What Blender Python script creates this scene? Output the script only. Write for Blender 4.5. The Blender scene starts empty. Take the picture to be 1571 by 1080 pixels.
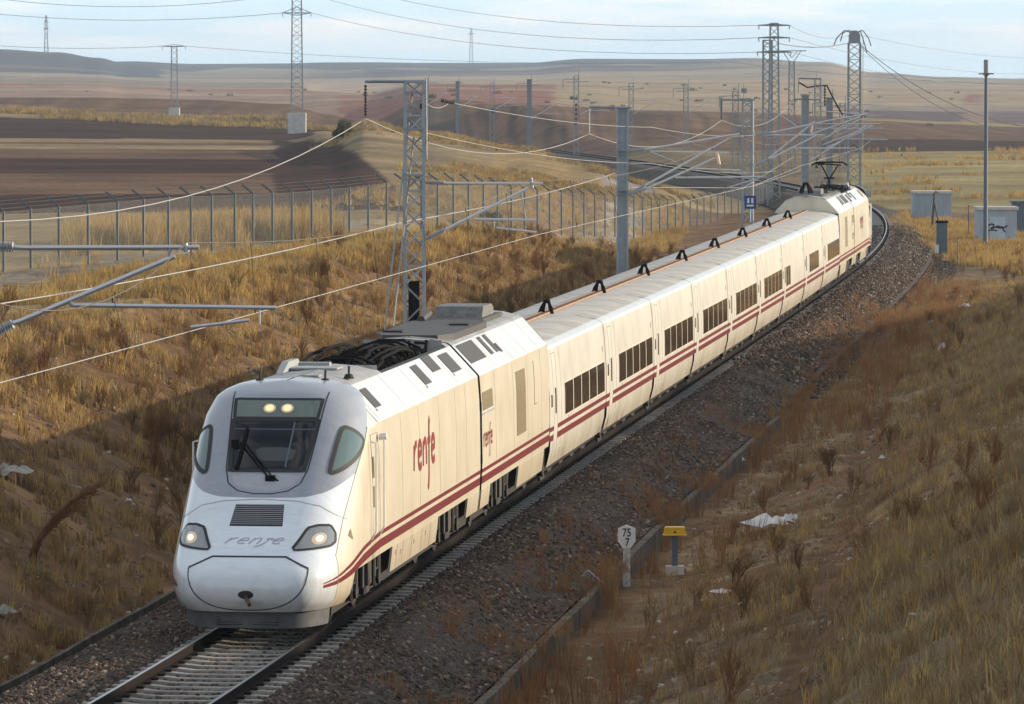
import bpy, math, random
import numpy as np
from mathutils import Vector
rng = np.random.default_rng(7); random.seed(7)
R = math.radians
S = bpy.context.scene
COL = S.collection

# ------------------------------------------------------------------ camera
FPX, CX, CY, HOR, H = 8399.4, 785.5, 540.0, 118.45, 9.084
cam = bpy.data.cameras.new('camera'); cam_o = bpy.data.objects.new('camera', cam); COL.objects.link(cam_o)
cam.sensor_width = 36.0; cam.lens = FPX / 1571 * 36
cam.clip_start = 1.0; cam.clip_end = 40000
cam_o.location = (0, 0, H); cam_o.rotation_euler = (math.pi / 2 - 0.050145, 0, 0)
S.camera = cam_o

# ------------------------------------------------------------------ light, world
SUN_EL = 12.2
SUN_AZ = math.atan2(0.93, 0.36)          # clockwise from +Y
sdir = Vector((math.sin(SUN_AZ) * math.cos(R(SUN_EL)), math.cos(SUN_AZ) * math.cos(R(SUN_EL)), math.sin(R(SUN_EL))))
sun = bpy.data.lights.new('sun', 'SUN'); sun.energy = 5.0; sun.angle = R(0.5); sun.color = (1.0, 0.83, 0.62)
so = bpy.data.objects.new('sun', sun); COL.objects.link(so)
so.rotation_euler = sdir.to_track_quat('Z', 'Y').to_euler(); so.location = (100, 50, 60)
W = bpy.data.worlds.new('World'); S.world = W; W.use_nodes = True
nt = W.node_tree; nt.nodes.clear()
def N(nt, t, **k):
    n = nt.nodes.new(t)
    for a, b in k.items():
        if a.startswith('i_'):
            n.inputs[int(a[2:])].default_value = b
        else: setattr(n, a, b)
    return n
sky = N(nt, 'ShaderNodeTexSky', sky_type='NISHITA', sun_disc=False)
sky.sun_elevation = R(SUN_EL); sky.sun_rotation = SUN_AZ; sky.altitude = 700; sky.air_density = 1.0; sky.dust_density = 0.6; sky.ozone_density = 2.0
tc = N(nt, 'ShaderNodeTexCoord'); mp = N(nt, 'ShaderNodeMapping'); mp.inputs['Scale'].default_value = (16, 16, 130)
mp.inputs['Location'].default_value = (1.3, 0.4, 0.35)
no = N(nt, 'ShaderNodeTexNoise'); no.inputs['Scale'].default_value = 1.0; no.inputs['Detail'].default_value = 7; no.inputs['Roughness'].default_value = .58
cr = N(nt, 'ShaderNodeValToRGB'); cr.color_ramp.elements[0].position = .44; cr.color_ramp.elements[1].position = .62
# clouds thicken with height above the horizon
sx = N(nt, 'ShaderNodeSeparateXYZ'); mr = N(nt, 'ShaderNodeMapRange'); mr.inputs[1].default_value = 0.0035; mr.inputs[2].default_value = 0.009
mul = N(nt, 'ShaderNodeMath', operation='MULTIPLY'); mix = N(nt, 'ShaderNodeMix', data_type='RGBA')
bg = N(nt, 'ShaderNodeBackground'); bg.inputs[1].default_value = 0.13; ow = N(nt, 'ShaderNodeOutputWorld')
L = nt.links.new
L(tc.outputs['Generated'], mp.inputs[0]); L(mp.outputs[0], no.inputs['Vector']); L(no.outputs[0], cr.inputs[0])
L(tc.outputs['Generated'], sx.inputs[0]); L(sx.outputs[2], mr.inputs[0]); L(cr.outputs[0], mul.inputs[0]); L(mr.outputs[0], mul.inputs[1])
mul2 = N(nt, 'ShaderNodeMath', operation='MULTIPLY'); mul2.inputs[1].default_value = .8; L(mul.outputs[0], mul2.inputs[0])
haze_mix = N(nt, 'ShaderNodeMix', data_type='RGBA'); haze_mix.inputs['Factor'].default_value = 0.6
haze_mix.inputs['B'].default_value = (5.9, 7.7, 8.9, 1)
L(sky.outputs[0], haze_mix.inputs['A'])
hr_ = N(nt, 'ShaderNodeMapRange', interpolation_type='SMOOTHSTEP'); hr_.inputs[1].default_value = 0.0; hr_.inputs[2].default_value = .24; hr_.inputs[3].default_value = .88; hr_.inputs[4].default_value = .12
L(sx.outputs[2], hr_.inputs[0]); L(hr_.outputs[0], haze_mix.inputs['Factor'])
L(mul2.outputs[0], mix.inputs['Factor']); L(haze_mix.outputs['Result'], mix.inputs['A']); mix.inputs['B'].default_value = (9.3, 8.5, 7.9, 1)
L(mix.outputs['Result'], bg.inputs[0]); L(bg.outputs[0], ow.inputs[0])
S.view_settings.view_transform = 'Standard'; S.view_settings.look = 'None'; S.view_settings.exposure = 0.18; S.view_settings.gamma = 1
try:
    S.cycles.volume_bounces = 0; S.cycles.max_bounces = 5; S.cycles.transparent_max_bounces = 24
except Exception: pass

# ------------------------------------------------------------------ materials
def mat(name, col, rough=.6, metal=0, var=.0, vs=6.0, col2=None, bump=0, bs=40, stretch=None, coat=0, spec=None, emit=None):
    m = bpy.data.materials.new(name); m.use_nodes = True; t = m.node_tree; b = t.nodes['Principled BSDF']
    b.inputs['Base Color'].default_value = (*col, 1); b.inputs['Roughness'].default_value = rough; b.inputs['Metallic'].default_value = metal
    if coat: b.inputs['Coat Weight'].default_value = coat
    if spec is not None: b.inputs['Specular IOR Level'].default_value = spec
    if emit: b.inputs['Emission Color'].default_value = (*emit[0], 1); b.inputs['Emission Strength'].default_value = emit[1]
    if var or col2 or bump:
        tc = N(t, 'ShaderNodeTexCoord'); mp = N(t, 'ShaderNodeMapping')
        if stretch: mp.inputs['Scale'].default_value = stretch
        t.links.new(tc.outputs['Object'], mp.inputs[0])
        n = N(t, 'ShaderNodeTexNoise'); n.inputs['Scale'].default_value = vs; n.inputs['Detail'].default_value = 6; n.inputs['Roughness'].default_value = .65
        t.links.new(mp.outputs[0], n.inputs['Vector'])
        r = N(t, 'ShaderNodeValToRGB'); r.color_ramp.elements[0].position = .32; r.color_ramp.elements[1].position = .68
        c2 = col2 or tuple(c * (1 - var) for c in col)
        r.color_ramp.elements[0].color = (*c2, 1); r.color_ramp.elements[1].color = (*col, 1)
        t.links.new(n.outputs[0], r.inputs[0]); t.links.new(r.outputs[0], b.inputs['Base Color'])
        if bump:
            n2 = N(t, 'ShaderNodeTexNoise'); n2.inputs['Scale'].default_value = bs; n2.inputs['Detail'].default_value = 4
            t.links.new(mp.outputs[0], n2.inputs['Vector'])
            bp = N(t, 'ShaderNodeBump'); bp.inputs['Strength'].default_value = bump; bp.inputs['Distance'].default_value = .02
            t.links.new(n2.outputs[0], bp.inputs['Height']); t.links.new(bp.outputs[0], b.inputs['Normal'])
    return m
M = {}
def paint(name, col, dirt, amt=.5, rough=.32, coat=.25, lowdirt=True):
    """painted bodywork: faint vertical grime streaks, blotches, and dirt thrown up along the bottom"""
    m = bpy.data.materials.new(name); m.use_nodes = True; t = m.node_tree; b = t.nodes['Principled BSDF']
    b.inputs['Roughness'].default_value = rough; b.inputs['Coat Weight'].default_value = coat
    tc = N(t, 'ShaderNodeTexCoord'); g = N(t, 'ShaderNodeNewGeometry'); mp = N(t, 'ShaderNodeMapping'); mp.inputs['Scale'].default_value = (1, 5, .35)
    t.links.new(tc.outputs['Object'], mp.inputs[0])
    n = N(t, 'ShaderNodeTexNoise'); n.inputs['Scale'].default_value = 2.2; n.inputs['Detail'].default_value = 8; n.inputs['Roughness'].default_value = .7
    t.links.new(mp.outputs[0], n.inputs['Vector'])
    r = N(t, 'ShaderNodeMapRange'); r.inputs[1].default_value = .45; r.inputs[2].default_value = .8; r.inputs[4].default_value = amt
    t.links.new(n.outputs[0], r.inputs[0])
    n2 = N(t, 'ShaderNodeTexNoise'); n2.inputs['Scale'].default_value = .9; n2.inputs['Detail'].default_value = 5
    t.links.new(tc.outputs['Object'], n2.inputs['Vector'])
    r2 = N(t, 'ShaderNodeMapRange'); r2.inputs[1].default_value = .4; r2.inputs[2].default_value = .75; r2.inputs[4].default_value = amt * .6
    t.links.new(n2.outputs[0], r2.inputs[0])
    ad = N(t, 'ShaderNodeMath', operation='ADD', use_clamp=True); t.links.new(r.outputs[0], ad.inputs[0]); t.links.new(r2.outputs[0], ad.inputs[1])
    last = ad
    if lowdirt:
        s = N(t, 'ShaderNodeSeparateXYZ'); t.links.new(tc.outputs['Object'], s.inputs[0])
        r3 = N(t, 'ShaderNodeMapRange'); r3.inputs[1].default_value = 1.15; r3.inputs[2].default_value = .45; r3.inputs[4].default_value = 1.0
        t.links.new(s.outputs[2], r3.inputs[0])
        mm = N(t, 'ShaderNodeMath', operation='MULTIPLY'); t.links.new(r3.outputs[0], mm.inputs[0]); t.links.new(n.outputs[0], mm.inputs[1])
        a2 = N(t, 'ShaderNodeMath', operation='ADD', use_clamp=True); t.links.new(ad.outputs[0], a2.inputs[0]); t.links.new(mm.outputs[0], a2.inputs[1]); last = a2
    sp_ = N(t, 'ShaderNodeTexNoise'); sp_.inputs['Scale'].default_value = 26; sp_.inputs['Detail'].default_value = 3; t.links.new(tc.outputs['Object'], sp_.inputs['Vector'])
    sr = N(t, 'ShaderNodeMapRange'); sr.inputs[1].default_value = .70; sr.inputs[2].default_value = .76; sr.inputs[4].default_value = .55; t.links.new(sp_.outputs[0], sr.inputs[0])
    sa = N(t, 'ShaderNodeMath', operation='ADD', use_clamp=True); t.links.new(last.outputs[0], sa.inputs[0]); t.links.new(sr.outputs[0], sa.inputs[1]); last = sa
    rp = N(t, 'ShaderNodeTexNoise'); rp.inputs['Scale'].default_value = 1.6; rp.inputs['Detail'].default_value = 1; t.links.new(tc.outputs['Object'], rp.inputs['Vector'])
    bp = N(t, 'ShaderNodeBump'); bp.inputs['Strength'].default_value = .22; bp.inputs['Distance'].default_value = .02; t.links.new(rp.outputs[0], bp.inputs['Height']); t.links.new(bp.outputs[0], b.inputs['Normal'])
    mx = N(t, 'ShaderNodeMix', data_type='RGBA'); mx.inputs['A'].default_value = (*col, 1); mx.inputs['B'].default_value = (*dirt, 1)
    t.links.new(last.outputs[0], mx.inputs['Factor']); t.links.new(mx.outputs['Result'], b.inputs['Base Color'])
    return m
M['cream'] = paint('cream_paint', (.79, .745, .60), (.42, .34, .22), .42)
M['coachside'] = paint('coach_paint', (.85, .84, .77), (.40, .33, .22), .50)
M['nose'] = paint('nose_sky_tinted_white', (.80, .88, .94), (.45, .45, .42), .30, .22, .6)  # white livery, bluish sky light of the shaded nose put into its colour
M['grey'] = paint('grey_paint', (.31, .345, .395), (.17, .185, .21), .35, .3, .4, False)
M['fairing'] = paint('roof_fairing_paint', (.64, .69, .72), (.36, .35, .33), .45, .35, .2, False)
M['roof'] = paint('coach_roof_paint', (.60, .57, .50), (.20, .18, .15), .85, .5, 0, False)
M['roofgrey'] = paint('loco_roof_paint', (.40, .41, .40), (.14, .135, .13), .8, .5, 0, False)
M['edge'] = paint('cornice_paint', (.62, .68, .70), (.36, .35, .33), .4, .35, .2, False)
M['red'] = paint('maroon_stripe', (.19, .014, .024), (.15, .04, .04), .5, .35, .2, False)
M['redlogo'] = mat('red_logo', (.26, .025, .025), .4)
M['noselogo'] = mat('outline_logo', (.42, .38, .46), .4)
M['black'] = mat('black_underframe', (.018, .017, .017), .7, var=.4, vs=5)
M['seam'] = mat('dark_seam', (.02, .02, .022), .7)
M['thinline'] = mat('panel_line', (.30, .27, .2), .6)
M['glass'] = mat('dark_glass', (.006, .010, .013), .05, spec=.35)
M['glassgrn'] = mat('green_side_glass', (.10, .16, .155), .08, spec=.8)
M['stripglass'] = mat('lamp_strip_glass', (.13, .17, .155), .12, spec=.7)
M['pane'] = mat('brown_tinted_glass', (.050, .038, .029), .07, var=.5, vs=.8, spec=.6)
M['gold'] = mat('gold_louvre', (.23, .18, .08), .5, var=.4, vs=3, stretch=(1, 1, 12))
M['frame'] = mat('window_frame', (.62, .58, .47), .5)
M['louvre'] = mat('dark_louvre', (.06, .058, .055), .6, var=.3, vs=30)
M['lampdim'] = mat('lamp_glow', (.35, .33, .28), .2, emit=((1, .72, .40), .28))
M['lamp'] = mat('lit_lamp', (.2, .16, .1), .3, emit=((1, .74, .38), 1.0))
M['lamphot'] = mat('lit_lamp_bright', (.3, .28, .22), .3, emit=((1, .86, .62), 1.1))
M['reflector'] = mat('lamp_glass', (.30, .33, .34), .08, metal=.3, spec=.8)
M['steel'] = mat('galvanised_steel', (.36, .40, .44), .45, .55, var=.25, vs=4)
M['steelfar'] = mat('weathered_galvanised_steel', (.30, .33, .36), .6, .3, var=.2, vs=2)
M['tube'] = mat('aluminium_tube', (.60, .61, .62), .35, .7)
M['wire'] = mat('bright_wire', (.34, .34, .33), .6, .2)
M['wiredark'] = mat('copper_wire', (.13, .10, .08), .6, .4)
M['wiresky'] = mat('power_line_wire', (.20, .23, .27), .6)
M['insul'] = mat('grey_insulator', (.33, .37, .41), .3)
M['insuldark'] = mat('brown_insulator', (.06, .035, .03), .3)
M['rail'] = mat('rail_side', (.020, .014, .012), .9, var=.3, vs=6, spec=.1)
M['railtop'] = mat('rail_head', (.42, .42, .43), .34, 1.0)
M['sleeper'] = mat('concrete_sleeper', (.42, .40, .36), .85, var=.45, vs=3, bump=.4, bs=30)
M['concrete'] = mat('stained_concrete', (.17, .15, .115), .95, col2=(.03, .025, .018), vs=2.2, stretch=(1, 1, .6), bump=.5, bs=12)
M['concretelight'] = mat('pale_concrete', (.62, .61, .57), .85, var=.3, vs=2)
M['white'] = mat('white_enamel', (.78, .79, .80), .5, var=.12, vs=7)
M['digit'] = mat('black_lettering', (.015, .015, .015), .6)
M['yellow'] = mat('yellow_plastic', (.80, .50, .02), .4, var=.15, vs=8)
M['bluegrey'] = mat('blue_grey_metal', (.11, .14, .18), .5, .2)
M['blue'] = mat('blue_sign', (.015, .05, .20), .45)
M['shedwall'] = mat('pale_blue_grey_metal', (.42, .50, .56), .6, var=.25, vs=2.5, stretch=(3, 3, .6))
M['sheddoor'] = mat('pale_blue_door', (.52, .64, .70), .6, var=.2, vs=3)
M['cabinet'] = mat('dark_cabinet', (.12, .16, .19), .6, var=.3, vs=3)
M['plastic'] = mat('white_plastic_sheet', (.72, .74, .76), .45, var=.15, vs=5)
M['wood'] = mat('weathered_wood', (.12, .09, .07), .8, var=.3, vs=4)
M['fencepost'] = mat('fence_post_steel', (.11, .13, .14), .55, .5)
M['tray'] = mat('cable_tray', (.42, .26, .15), .6, var=.4, vs=5)
M['rubber'] = mat('black_cable', (.009, .008, .008), .85, spec=.08)
M['copper'] = mat('dull_brown_metal', (.10, .075, .055), .5, .4)
M['whitecab'] = mat('pale_cab_interior', (.32, .35, .36), .6)
M['orangewhite'] = mat('pale_orange_sleeve', (.85, .62, .45), .5)
M['whitepost'] = mat('flaking_white_post', (.70, .71, .72), .7, col2=(.34, .33, .32), vs=14)
M['ochrestone'] = mat('ochre_stone', (.42, .34, .22), .9, var=.4, vs=9)
M['stone'] = mat('pale_stone', (.45, .43, .38), .9, var=.4, vs=6)

# ------------------------------------------------------------------ mesh helpers
class MB:
    def __init__(s): s.v = []; s.f = []; s.mi = []; s.cur = 0
    def add(s, vs, fs, mi=None):
        b = len(s.v); s.v += [tuple(map(float, p)) for p in vs]
        for f in fs: s.f.append(tuple(i + b for i in f)); s.mi.append(s.cur if mi is None else mi)
        return s
    def box(s, c, d, rz=0, mi=None):
        hx, hy, hz = d[0] / 2, d[1] / 2, d[2] / 2; cs, sn = math.cos(rz), math.sin(rz); vs = []
        for z in (-hz, hz):
            for x, y in ((-hx, -hy), (hx, -hy), (hx, hy), (-hx, hy)):
                vs.append((c[0] + x * cs - y * sn, c[1] + x * sn + y * cs, c[2] + z))
        return s.add(vs, [(0, 3, 2, 1), (4, 5, 6, 7), (0, 1, 5, 4), (1, 2, 6, 5), (2, 3, 7, 6), (3, 0, 4, 7)], mi)
    def tube(s, a, b, r, n=6, r2=None, cap=True, mi=None):
        a, b = Vector(a), Vector(b); d = b - a
        if d.length < 1e-6: return s
        d.normalize(); u = d.orthogonal().normalized(); w = d.cross(u); vs = []
        for p, rr in ((a, r), (b, r if r2 is None else r2)):
            for i in range(n):
                t = 2 * math.pi * i / n; vs.append(p + u * math.cos(t) * rr + w * math.sin(t) * rr)
        fs = [(i, (i + 1) % n, n + (i + 1) % n, n + i) for i in range(n)]
        if cap: fs += [tuple(range(n))[::-1], tuple(range(n, 2 * n))]
        return s.add(vs, fs, mi)
    def path(s, pts, r, n=6, mi=None):
        """one continuous tube along points"""
        pts = [Vector(p) for p in pts]; vs = []; m = len(pts); u = None
        for i, p in enumerate(pts):
            d = (pts[min(i + 1, m - 1)] - pts[max(i - 1, 0)]).normalized()
            u = d.orthogonal().normalized() if u is None else (u - d * u.dot(d)).normalized()
            w = d.cross(u)
            for k in range(n):
                t = 2 * math.pi * k / n; vs.append(p + u * math.cos(t) * r + w * math.sin(t) * r)
        fs = [(i * n + k, i * n + (k + 1) % n, (i + 1) * n + (k + 1) % n, (i + 1) * n + k) for i in range(m - 1) for k in range(n)]
        fs += [tuple(range(n))[::-1], tuple(range((m - 1) * n, m * n))]
        return s.add(vs, fs, mi)
    def prism(s, poly, axis, a, b, mi=None):
        """extrude a 2-D polygon along an axis between a and b"""
        def P(u, v, w): return {'x': (w, u, v), 'y': (u, w, v), 'z': (u, v, w)}[axis]
        n = len(poly); vs = [P(u, v, a) for u, v in poly] + [P(u, v, b) for u, v in poly]
        return s.add(vs, [tuple(range(n))[::-1], tuple(range(n, 2 * n))] + [(i, (i + 1) % n, n + (i + 1) % n, n + i) for i in range(n)], mi)
    def grid(s, P, mi=None, flip=False):
        P = np.asarray(P); r, c = P.shape[:2]; fs = []
        for i in range(r - 1):
            for j in range(c - 1):
                q = (i * c + j, i * c + j + 1, (i + 1) * c + j + 1, (i + 1) * c + j); fs.append(q[::-1] if flip else q)
        return s.add(P.reshape(-1, 3), fs, mi)
    def build(s, name, m, parent=None, smooth=False, bevel=0):
        me = bpy.data.meshes.new(name); me.from_pydata(s.v, [], s.f)
        for x in (m if isinstance(m, (list, tuple)) else [m]): me.materials.append(x)
        me.polygons.foreach_set('material_index', s.mi)
        if smooth: me.polygons.foreach_set('use_smooth', [True] * len(me.polygons))
        me.update(); o = bpy.data.objects.new(name, me); COL.objects.link(o)
        if parent: o.parent = parent
        if bevel:
            bm = o.modifiers.new('b', 'BEVEL'); bm.width = bevel; bm.segments = 2; bm.limit_method = 'ANGLE'
        return o
def build_each(mb, name, m, parent=None):
    """one object for every separate piece collected in mb"""
    p = list(range(len(mb.v)))
    def fd(i):
        while p[i] != i: p[i] = p[p[i]]; i = p[i]
        return i
    for f in mb.f:
        for k in f[1:]: p[fd(k)] = fd(f[0])
    gr = {}
    for fi, f in enumerate(mb.f): gr.setdefault(fd(f[0]), []).append(fi)
    for fs in gr.values():
        b = MB(); ix = {}
        for fi in fs:
            for k in mb.f[fi]:
                if k not in ix: ix[k] = len(b.v); b.v.append(mb.v[k])
            b.f.append(tuple(ix[k] for k in mb.f[fi])); b.mi.append(0)
        b.build(name, m, parent)
def tag(o, label=None, cat=None, group=None, kind=None):
    for k, v in (('label', label), ('category', cat), ('group', group), ('kind', kind)):
        if v: o[k] = v
    return o
def empty(name, loc=(0, 0, 0), rz=0, parent=None):
    o = bpy.data.objects.new(name, None); COL.objects.link(o); o.location = loc; o.rotation_euler = (0, 0, rz); o.empty_display_size = .3
    if parent: o.parent = parent
    return o

# ------------------------------------------------------------------ railway alignment
NODES = [-30, 20, 70, 120, 160, 190, 230, 290, 360, 450, 560, 700]
KAP = [-2.1927e-3, 2.986e-4, 1.22e-5, -1.118e-4, 3.5e-6, -5.372e-4, -5.669e-4, -9.035e-4, -8.523e-4, -2.835e-4, -1.41e-5, 3.3e-5]
SS = np.arange(-90, 900, .5)
_k = np.interp(SS, NODES, KAP); _k[SS < -30] = 0
TH = np.cumsum(_k) * .5; i0 = int(90 / .5); TH = TH - TH[i0] + .111734
PX = np.cumsum(np.sin(TH)) * .5; PY = np.cumsum(np.cos(TH)) * .5
PX = PX - PX[i0] - 4.23168; PY = PY - PY[i0] + 88.02795
GR = -.000374
def trk(s, lat=0, z=0):
    X, Y, T = np.interp(s, SS, PX), np.interp(s, SS, PY), np.interp(s, SS, TH)
    return np.stack([X + lat * np.cos(T), Y - lat * np.sin(T), z + GR * s + 0 * X], -1)
def sl_of(x, y):
    """track coordinates (s, lat) of world points"""
    x = np.asarray(x, float).ravel(); y = np.asarray(y, float).ravel(); s = np.interp(y, PY, SS)
    for _ in range(4):
        X, Y, T = np.interp(s, SS, PX), np.interp(s, SS, PY), np.interp(s, SS, TH)
        s = np.clip(s + (x - X) * np.sin(T) + (y - Y) * np.cos(T), -90, 899)
    X, Y, T = np.interp(s, SS, PX), np.interp(s, SS, PY), np.interp(s, SS, TH)
    return s, (x - X) * np.cos(T) - (y - Y) * np.sin(T)
def Pxy(px, py, Y):
    """world point seen at photo pixel (px, py) at distance Y"""
    return Vector(((px - CX) / FPX * Y, Y, H - (py - HOR) / FPX * Y))

# ------------------------------------------------------------------ terrain
FC = {
 0: [(20, 2.5), (200, 2.0), (455, 2.0), (600, 2.6), (750, 3.6), (790, 4.5), (880, 3.6), (1000, 5.7), (1150, 3), (1400, 3), (2000, 6.5), (2600, 9), (3200, 13), (3800, 29), (4500, 22), (6000, 0)],
 90: [(20, 2.5), (203, 2.05), (455, 2.0), (600, 2.55), (750, 3.5), (790, 4.3), (880, 3.5), (1000, 5.7), (1150, 3), (1400, 3), (2000, 6.3), (2600, 8.5), (3200, 12.5), (3850, 27), (4600, 20), (6000, 0)],
 150: [(20, 2.5), (205, 2.1), (455, 2.0), (600, 2.5), (750, 3.4), (790, 4.2), (880, 3.4), (1000, 5.7), (1150, 3), (1400, 3), (2000, 6.0), (2600, 8), (3200, 11.5), (3900, 22.5), (4700, 22.5), (5200, 23.5), (6500, 4)],
 200: [(20, 2.5), (208, 2.1), (455, 2.0), (600, 2.5), (745, 3.2), (785, 4.1), (880, 3.2), (1000, 5.6), (1150, 2.5), (1450, 2.5), (2100, 5.6), (2800, 7.8), (3400, 11), (4000, 18), (5200, 24.5), (6500, 8)],
 300: [(20, 2.5), (212, 2.1), (455, 2.0), (600, 2.4), (740, 3.0), (780, 3.9), (880, 3.0), (1000, 5.4), (1150, 2), (1500, 2), (2200, 5), (3000, 7.5), (4000, 13), (5200, 22.5), (6500, 8)],
 440: [(20, 2.5), (220, 2.1), (455, 2.0), (600, 2.3), (700, 2.8), (740, 3.6), (860, 2.5), (1000, 4.6), (1150, 1.5), (1500, 2), (2200, 5), (3000, 7.5), (4000, 14), (5200, 23), (6500, 8)],
 500: [(20, 2.5), (225, 2.1), (400, 2.2), (520, 3.0), (620, 3.0), (750, 2.0), (900, 1.5), (1000, 2.6), (1150, 1.5), (1500, 3), (2200, 4), (3000, 8), (4000, 14), (5200, 24), (6500, 8)],
 560: [(20, 2.5), (240, 2.1), (400, 2.6), (520, 4.9), (600, 2), (750, 1), (1000, 1.0), (1300, 3), (2000, 3.5), (3000, 8.5), (4000, 15), (5200, 24), (6500, 8)],
 660: [(20, 2.5), (255, 2.0), (400, 2.3), (500, 4), (580, 1.5), (780, 1.2), (850, 1.2), (950, 5.6), (1100, 5.3), (1500, 6.5), (2500, 7), (4000, 14), (5200, 23), (6500, 8)],
 800: [(20, 2.5), (300, .8), (400, 1.2), (470, 3), (540, 1), (640, -.1), (800, .2), (900, 4.7), (1100, 4.3), (1500, 6), (2500, 7.5), (4000, 14), (5200, 22.6), (6500, 8)],
 900: [(20, 2.5), (330, -.6), (400, -.2), (450, 2.0), (510, .3), (640, -.3), (800, .2), (900, 4.0), (1100, 3.7), (1600, 6), (2500, 8.5), (4000, 18), (5000, 26.5), (6500, 8)],
 1000: [(20, 2.5), (365, -1.6), (410, -.9), (440, .3), (500, -.4), (640, -.3), (800, 0), (880, 3.4), (1100, 3.1), (1700, 5), (2500, 9), (4000, 18), (5000, 26), (6500, 8)],
 1150: [(20, 3), (400, -2), (440, -1.2), (500, -.8), (640, -.6), (800, -.3), (900, 3), (1100, 2.8), (1700, 5), (2500, 9), (3800, 20), (4800, 26), (6500, 8)],
 1260: [(20, 3.5), (300, -.6), (400, -1.3), (480, -1.0), (640, -.5), (800, .0), (900, 2.3), (1100, 2.0), (1600, 3), (2200, 7), (3400, 18), (4500, 22), (6500, 8)],
 1340: [(20, 4), (250, 0), (350, -1.2), (480, -1.0), (700, -.3), (800, .3), (950, 1.6), (1100, 1.0), (1400, .8), (1800, 3.0), (2600, 6.5), (3400, 12), (4200, 13.2), (6500, 6)],
 1450: [(20, 4), (250, .3), (340, -1.3), (480, -1.0), (700, -.1), (800, .2), (950, 1.0), (1100, .4), (1400, .6), (1800, 3.0), (2600, 5.8), (3400, 9), (4200, 9.5), (6500, 6)],
 1571: [(20, 4), (250, .5), (340, -1.3), (480, -1.0), (720, 0), (800, .1), (950, .4), (1100, .0), (1400, 0.5), (1800, 3.0), (2600, 5.5), (3400, 7.8), (4200, 8.2), (6500, 6)],
}
FPXS = sorted(FC); LY = np.linspace(math.log(20), math.log(9000), 700)
FT = np.array([np.interp(LY, [math.log(a) for a, b in FC[k]], [b for a, b in FC[k]]) for k in FPXS])
ker = np.hanning(9); ker /= ker.sum()
FT = np.array([np.convolve(np.pad(r, 4, 'edge'), ker, 'valid') for r in FT])
_rw = [np.random.default_rng(5).uniform(-1, 1, (6, 4))][0]
def vnoise(x, y, sc, seed=0):
    """cheap value noise"""
    x = np.asarray(x) / sc; y = np.asarray(y) / sc; xi = np.floor(x).astype(np.int64); yi = np.floor(y).astype(np.int64); fx = x - xi; fy = y - yi
    fx = fx * fx * (3 - 2 * fx); fy = fy * fy * (3 - 2 * fy)
    def h(a, b):
        n = (a * 374761393 + b * 668265263 + seed * 1442695041) & 0x7fffffff; n = ((n ^ (n >> 13)) * 1274126177) & 0x7fffffff
        return ((n ^ (n >> 16)) & 0xffff) / 65535.0 * 2 - 1
    return (h(xi, yi) * (1 - fx) + h(xi + 1, yi) * fx) * (1 - fy) + (h(xi, yi + 1) * (1 - fx) + h(xi + 1, yi + 1) * fx) * fy
def far_z(x, y):
    y = np.maximum(y, 21); u = CX + FPX * x / y; ly = (np.log(y) - LY[0]) / (LY[1] - LY[0]); ly = np.clip(ly, 0, len(LY) - 1.001)
    j = ly.astype(int); t = ly - j
    rows = FT[:, :]
    k = np.clip(np.searchsorted(FPXS, u) - 1, 0, len(FPXS) - 2); fp = np.array(FPXS, float)
    w = np.clip((u - fp[k]) / (fp[k + 1] - fp[k]), 0, 1); w = w * w * (3 - 2 * w)
    g = lambda kk: rows[kk, j] * (1 - t) + rows[kk, np.minimum(j + 1, len(LY) - 1)] * t
    z = g(k) * (1 - w) + g(k + 1) * w
    amp = np.interp(y, [100, 400, 1000, 3000, 5000], [.06, .2, .35, 1.5, 1.1])
    return z + amp * (vnoise(x, y, 38, 3) * .25 * np.clip(1.6 - y / 2500, .12, 1) + vnoise(x, y, 110, 6) * .3 + vnoise(x, y * .6, 260, 4) * .6)
def near_z(s, lat):
    hl = np.interp(s, [-40, 110, 140, 165, 185, 200, 235, 700], [2.9, 2.8, 2.5, 1.5, .4, -.6, -1.1, -1.1])       # left brow
    hr = np.interp(s, [-60, -6, 8, 105, 150, 185, 215, 700], [1.22, 1.2, 1.0, .95, .55, .15, 0, 0])  # right bank heightened near the nose so it shades the track ahead
    z = np.full(lat.shape, -1.1)
    a = -lat
    zl = np.interp(a, [0, 2.2, 3.4, 4.3], [-.62, -.62, -1.0, -1.22])
    zl = np.where(a > 4.6, -1.10 + (hl + 1.10) * np.clip((a - 4.9) / 8.2, 0, 1) ** .92, zl)
    zl = np.where(a > 13.1, hl + np.clip(a - 13.1, 0, 14) * (-.045), zl)
    b = lat
    zr = np.interp(b, [0, 2.0, 3.0, 3.66, 3.78, 4.4, 5.6], [-.62, -.62, -1.05, -1.15, -1.30, -1.28, -1.2])
    bank = np.interp(b, [5.2, 8, 11, 15, 18, 30], [0, .95, 2.45, 4.45, 5.1, 5.4]) * hr
    zr = zr + bank
    z = np.where(lat < 0, zl, zr)
    nz = vnoise(s, lat, 2.3, 11) * .09 + vnoise(s, lat, .9, 12) * .045 + vnoise(s, lat, 6, 13) * .16
    rough = np.clip((np.abs(lat) - 4.8) / 2, 0, 1)
    z = z + nz * rough
    # worn track running obliquely up the right bank
    z = z - .22 * np.exp(-((lat - (8.6 - .035 * (s - 20))) / .45) ** 2) * (s < 75)
    return z + GR * s
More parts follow.
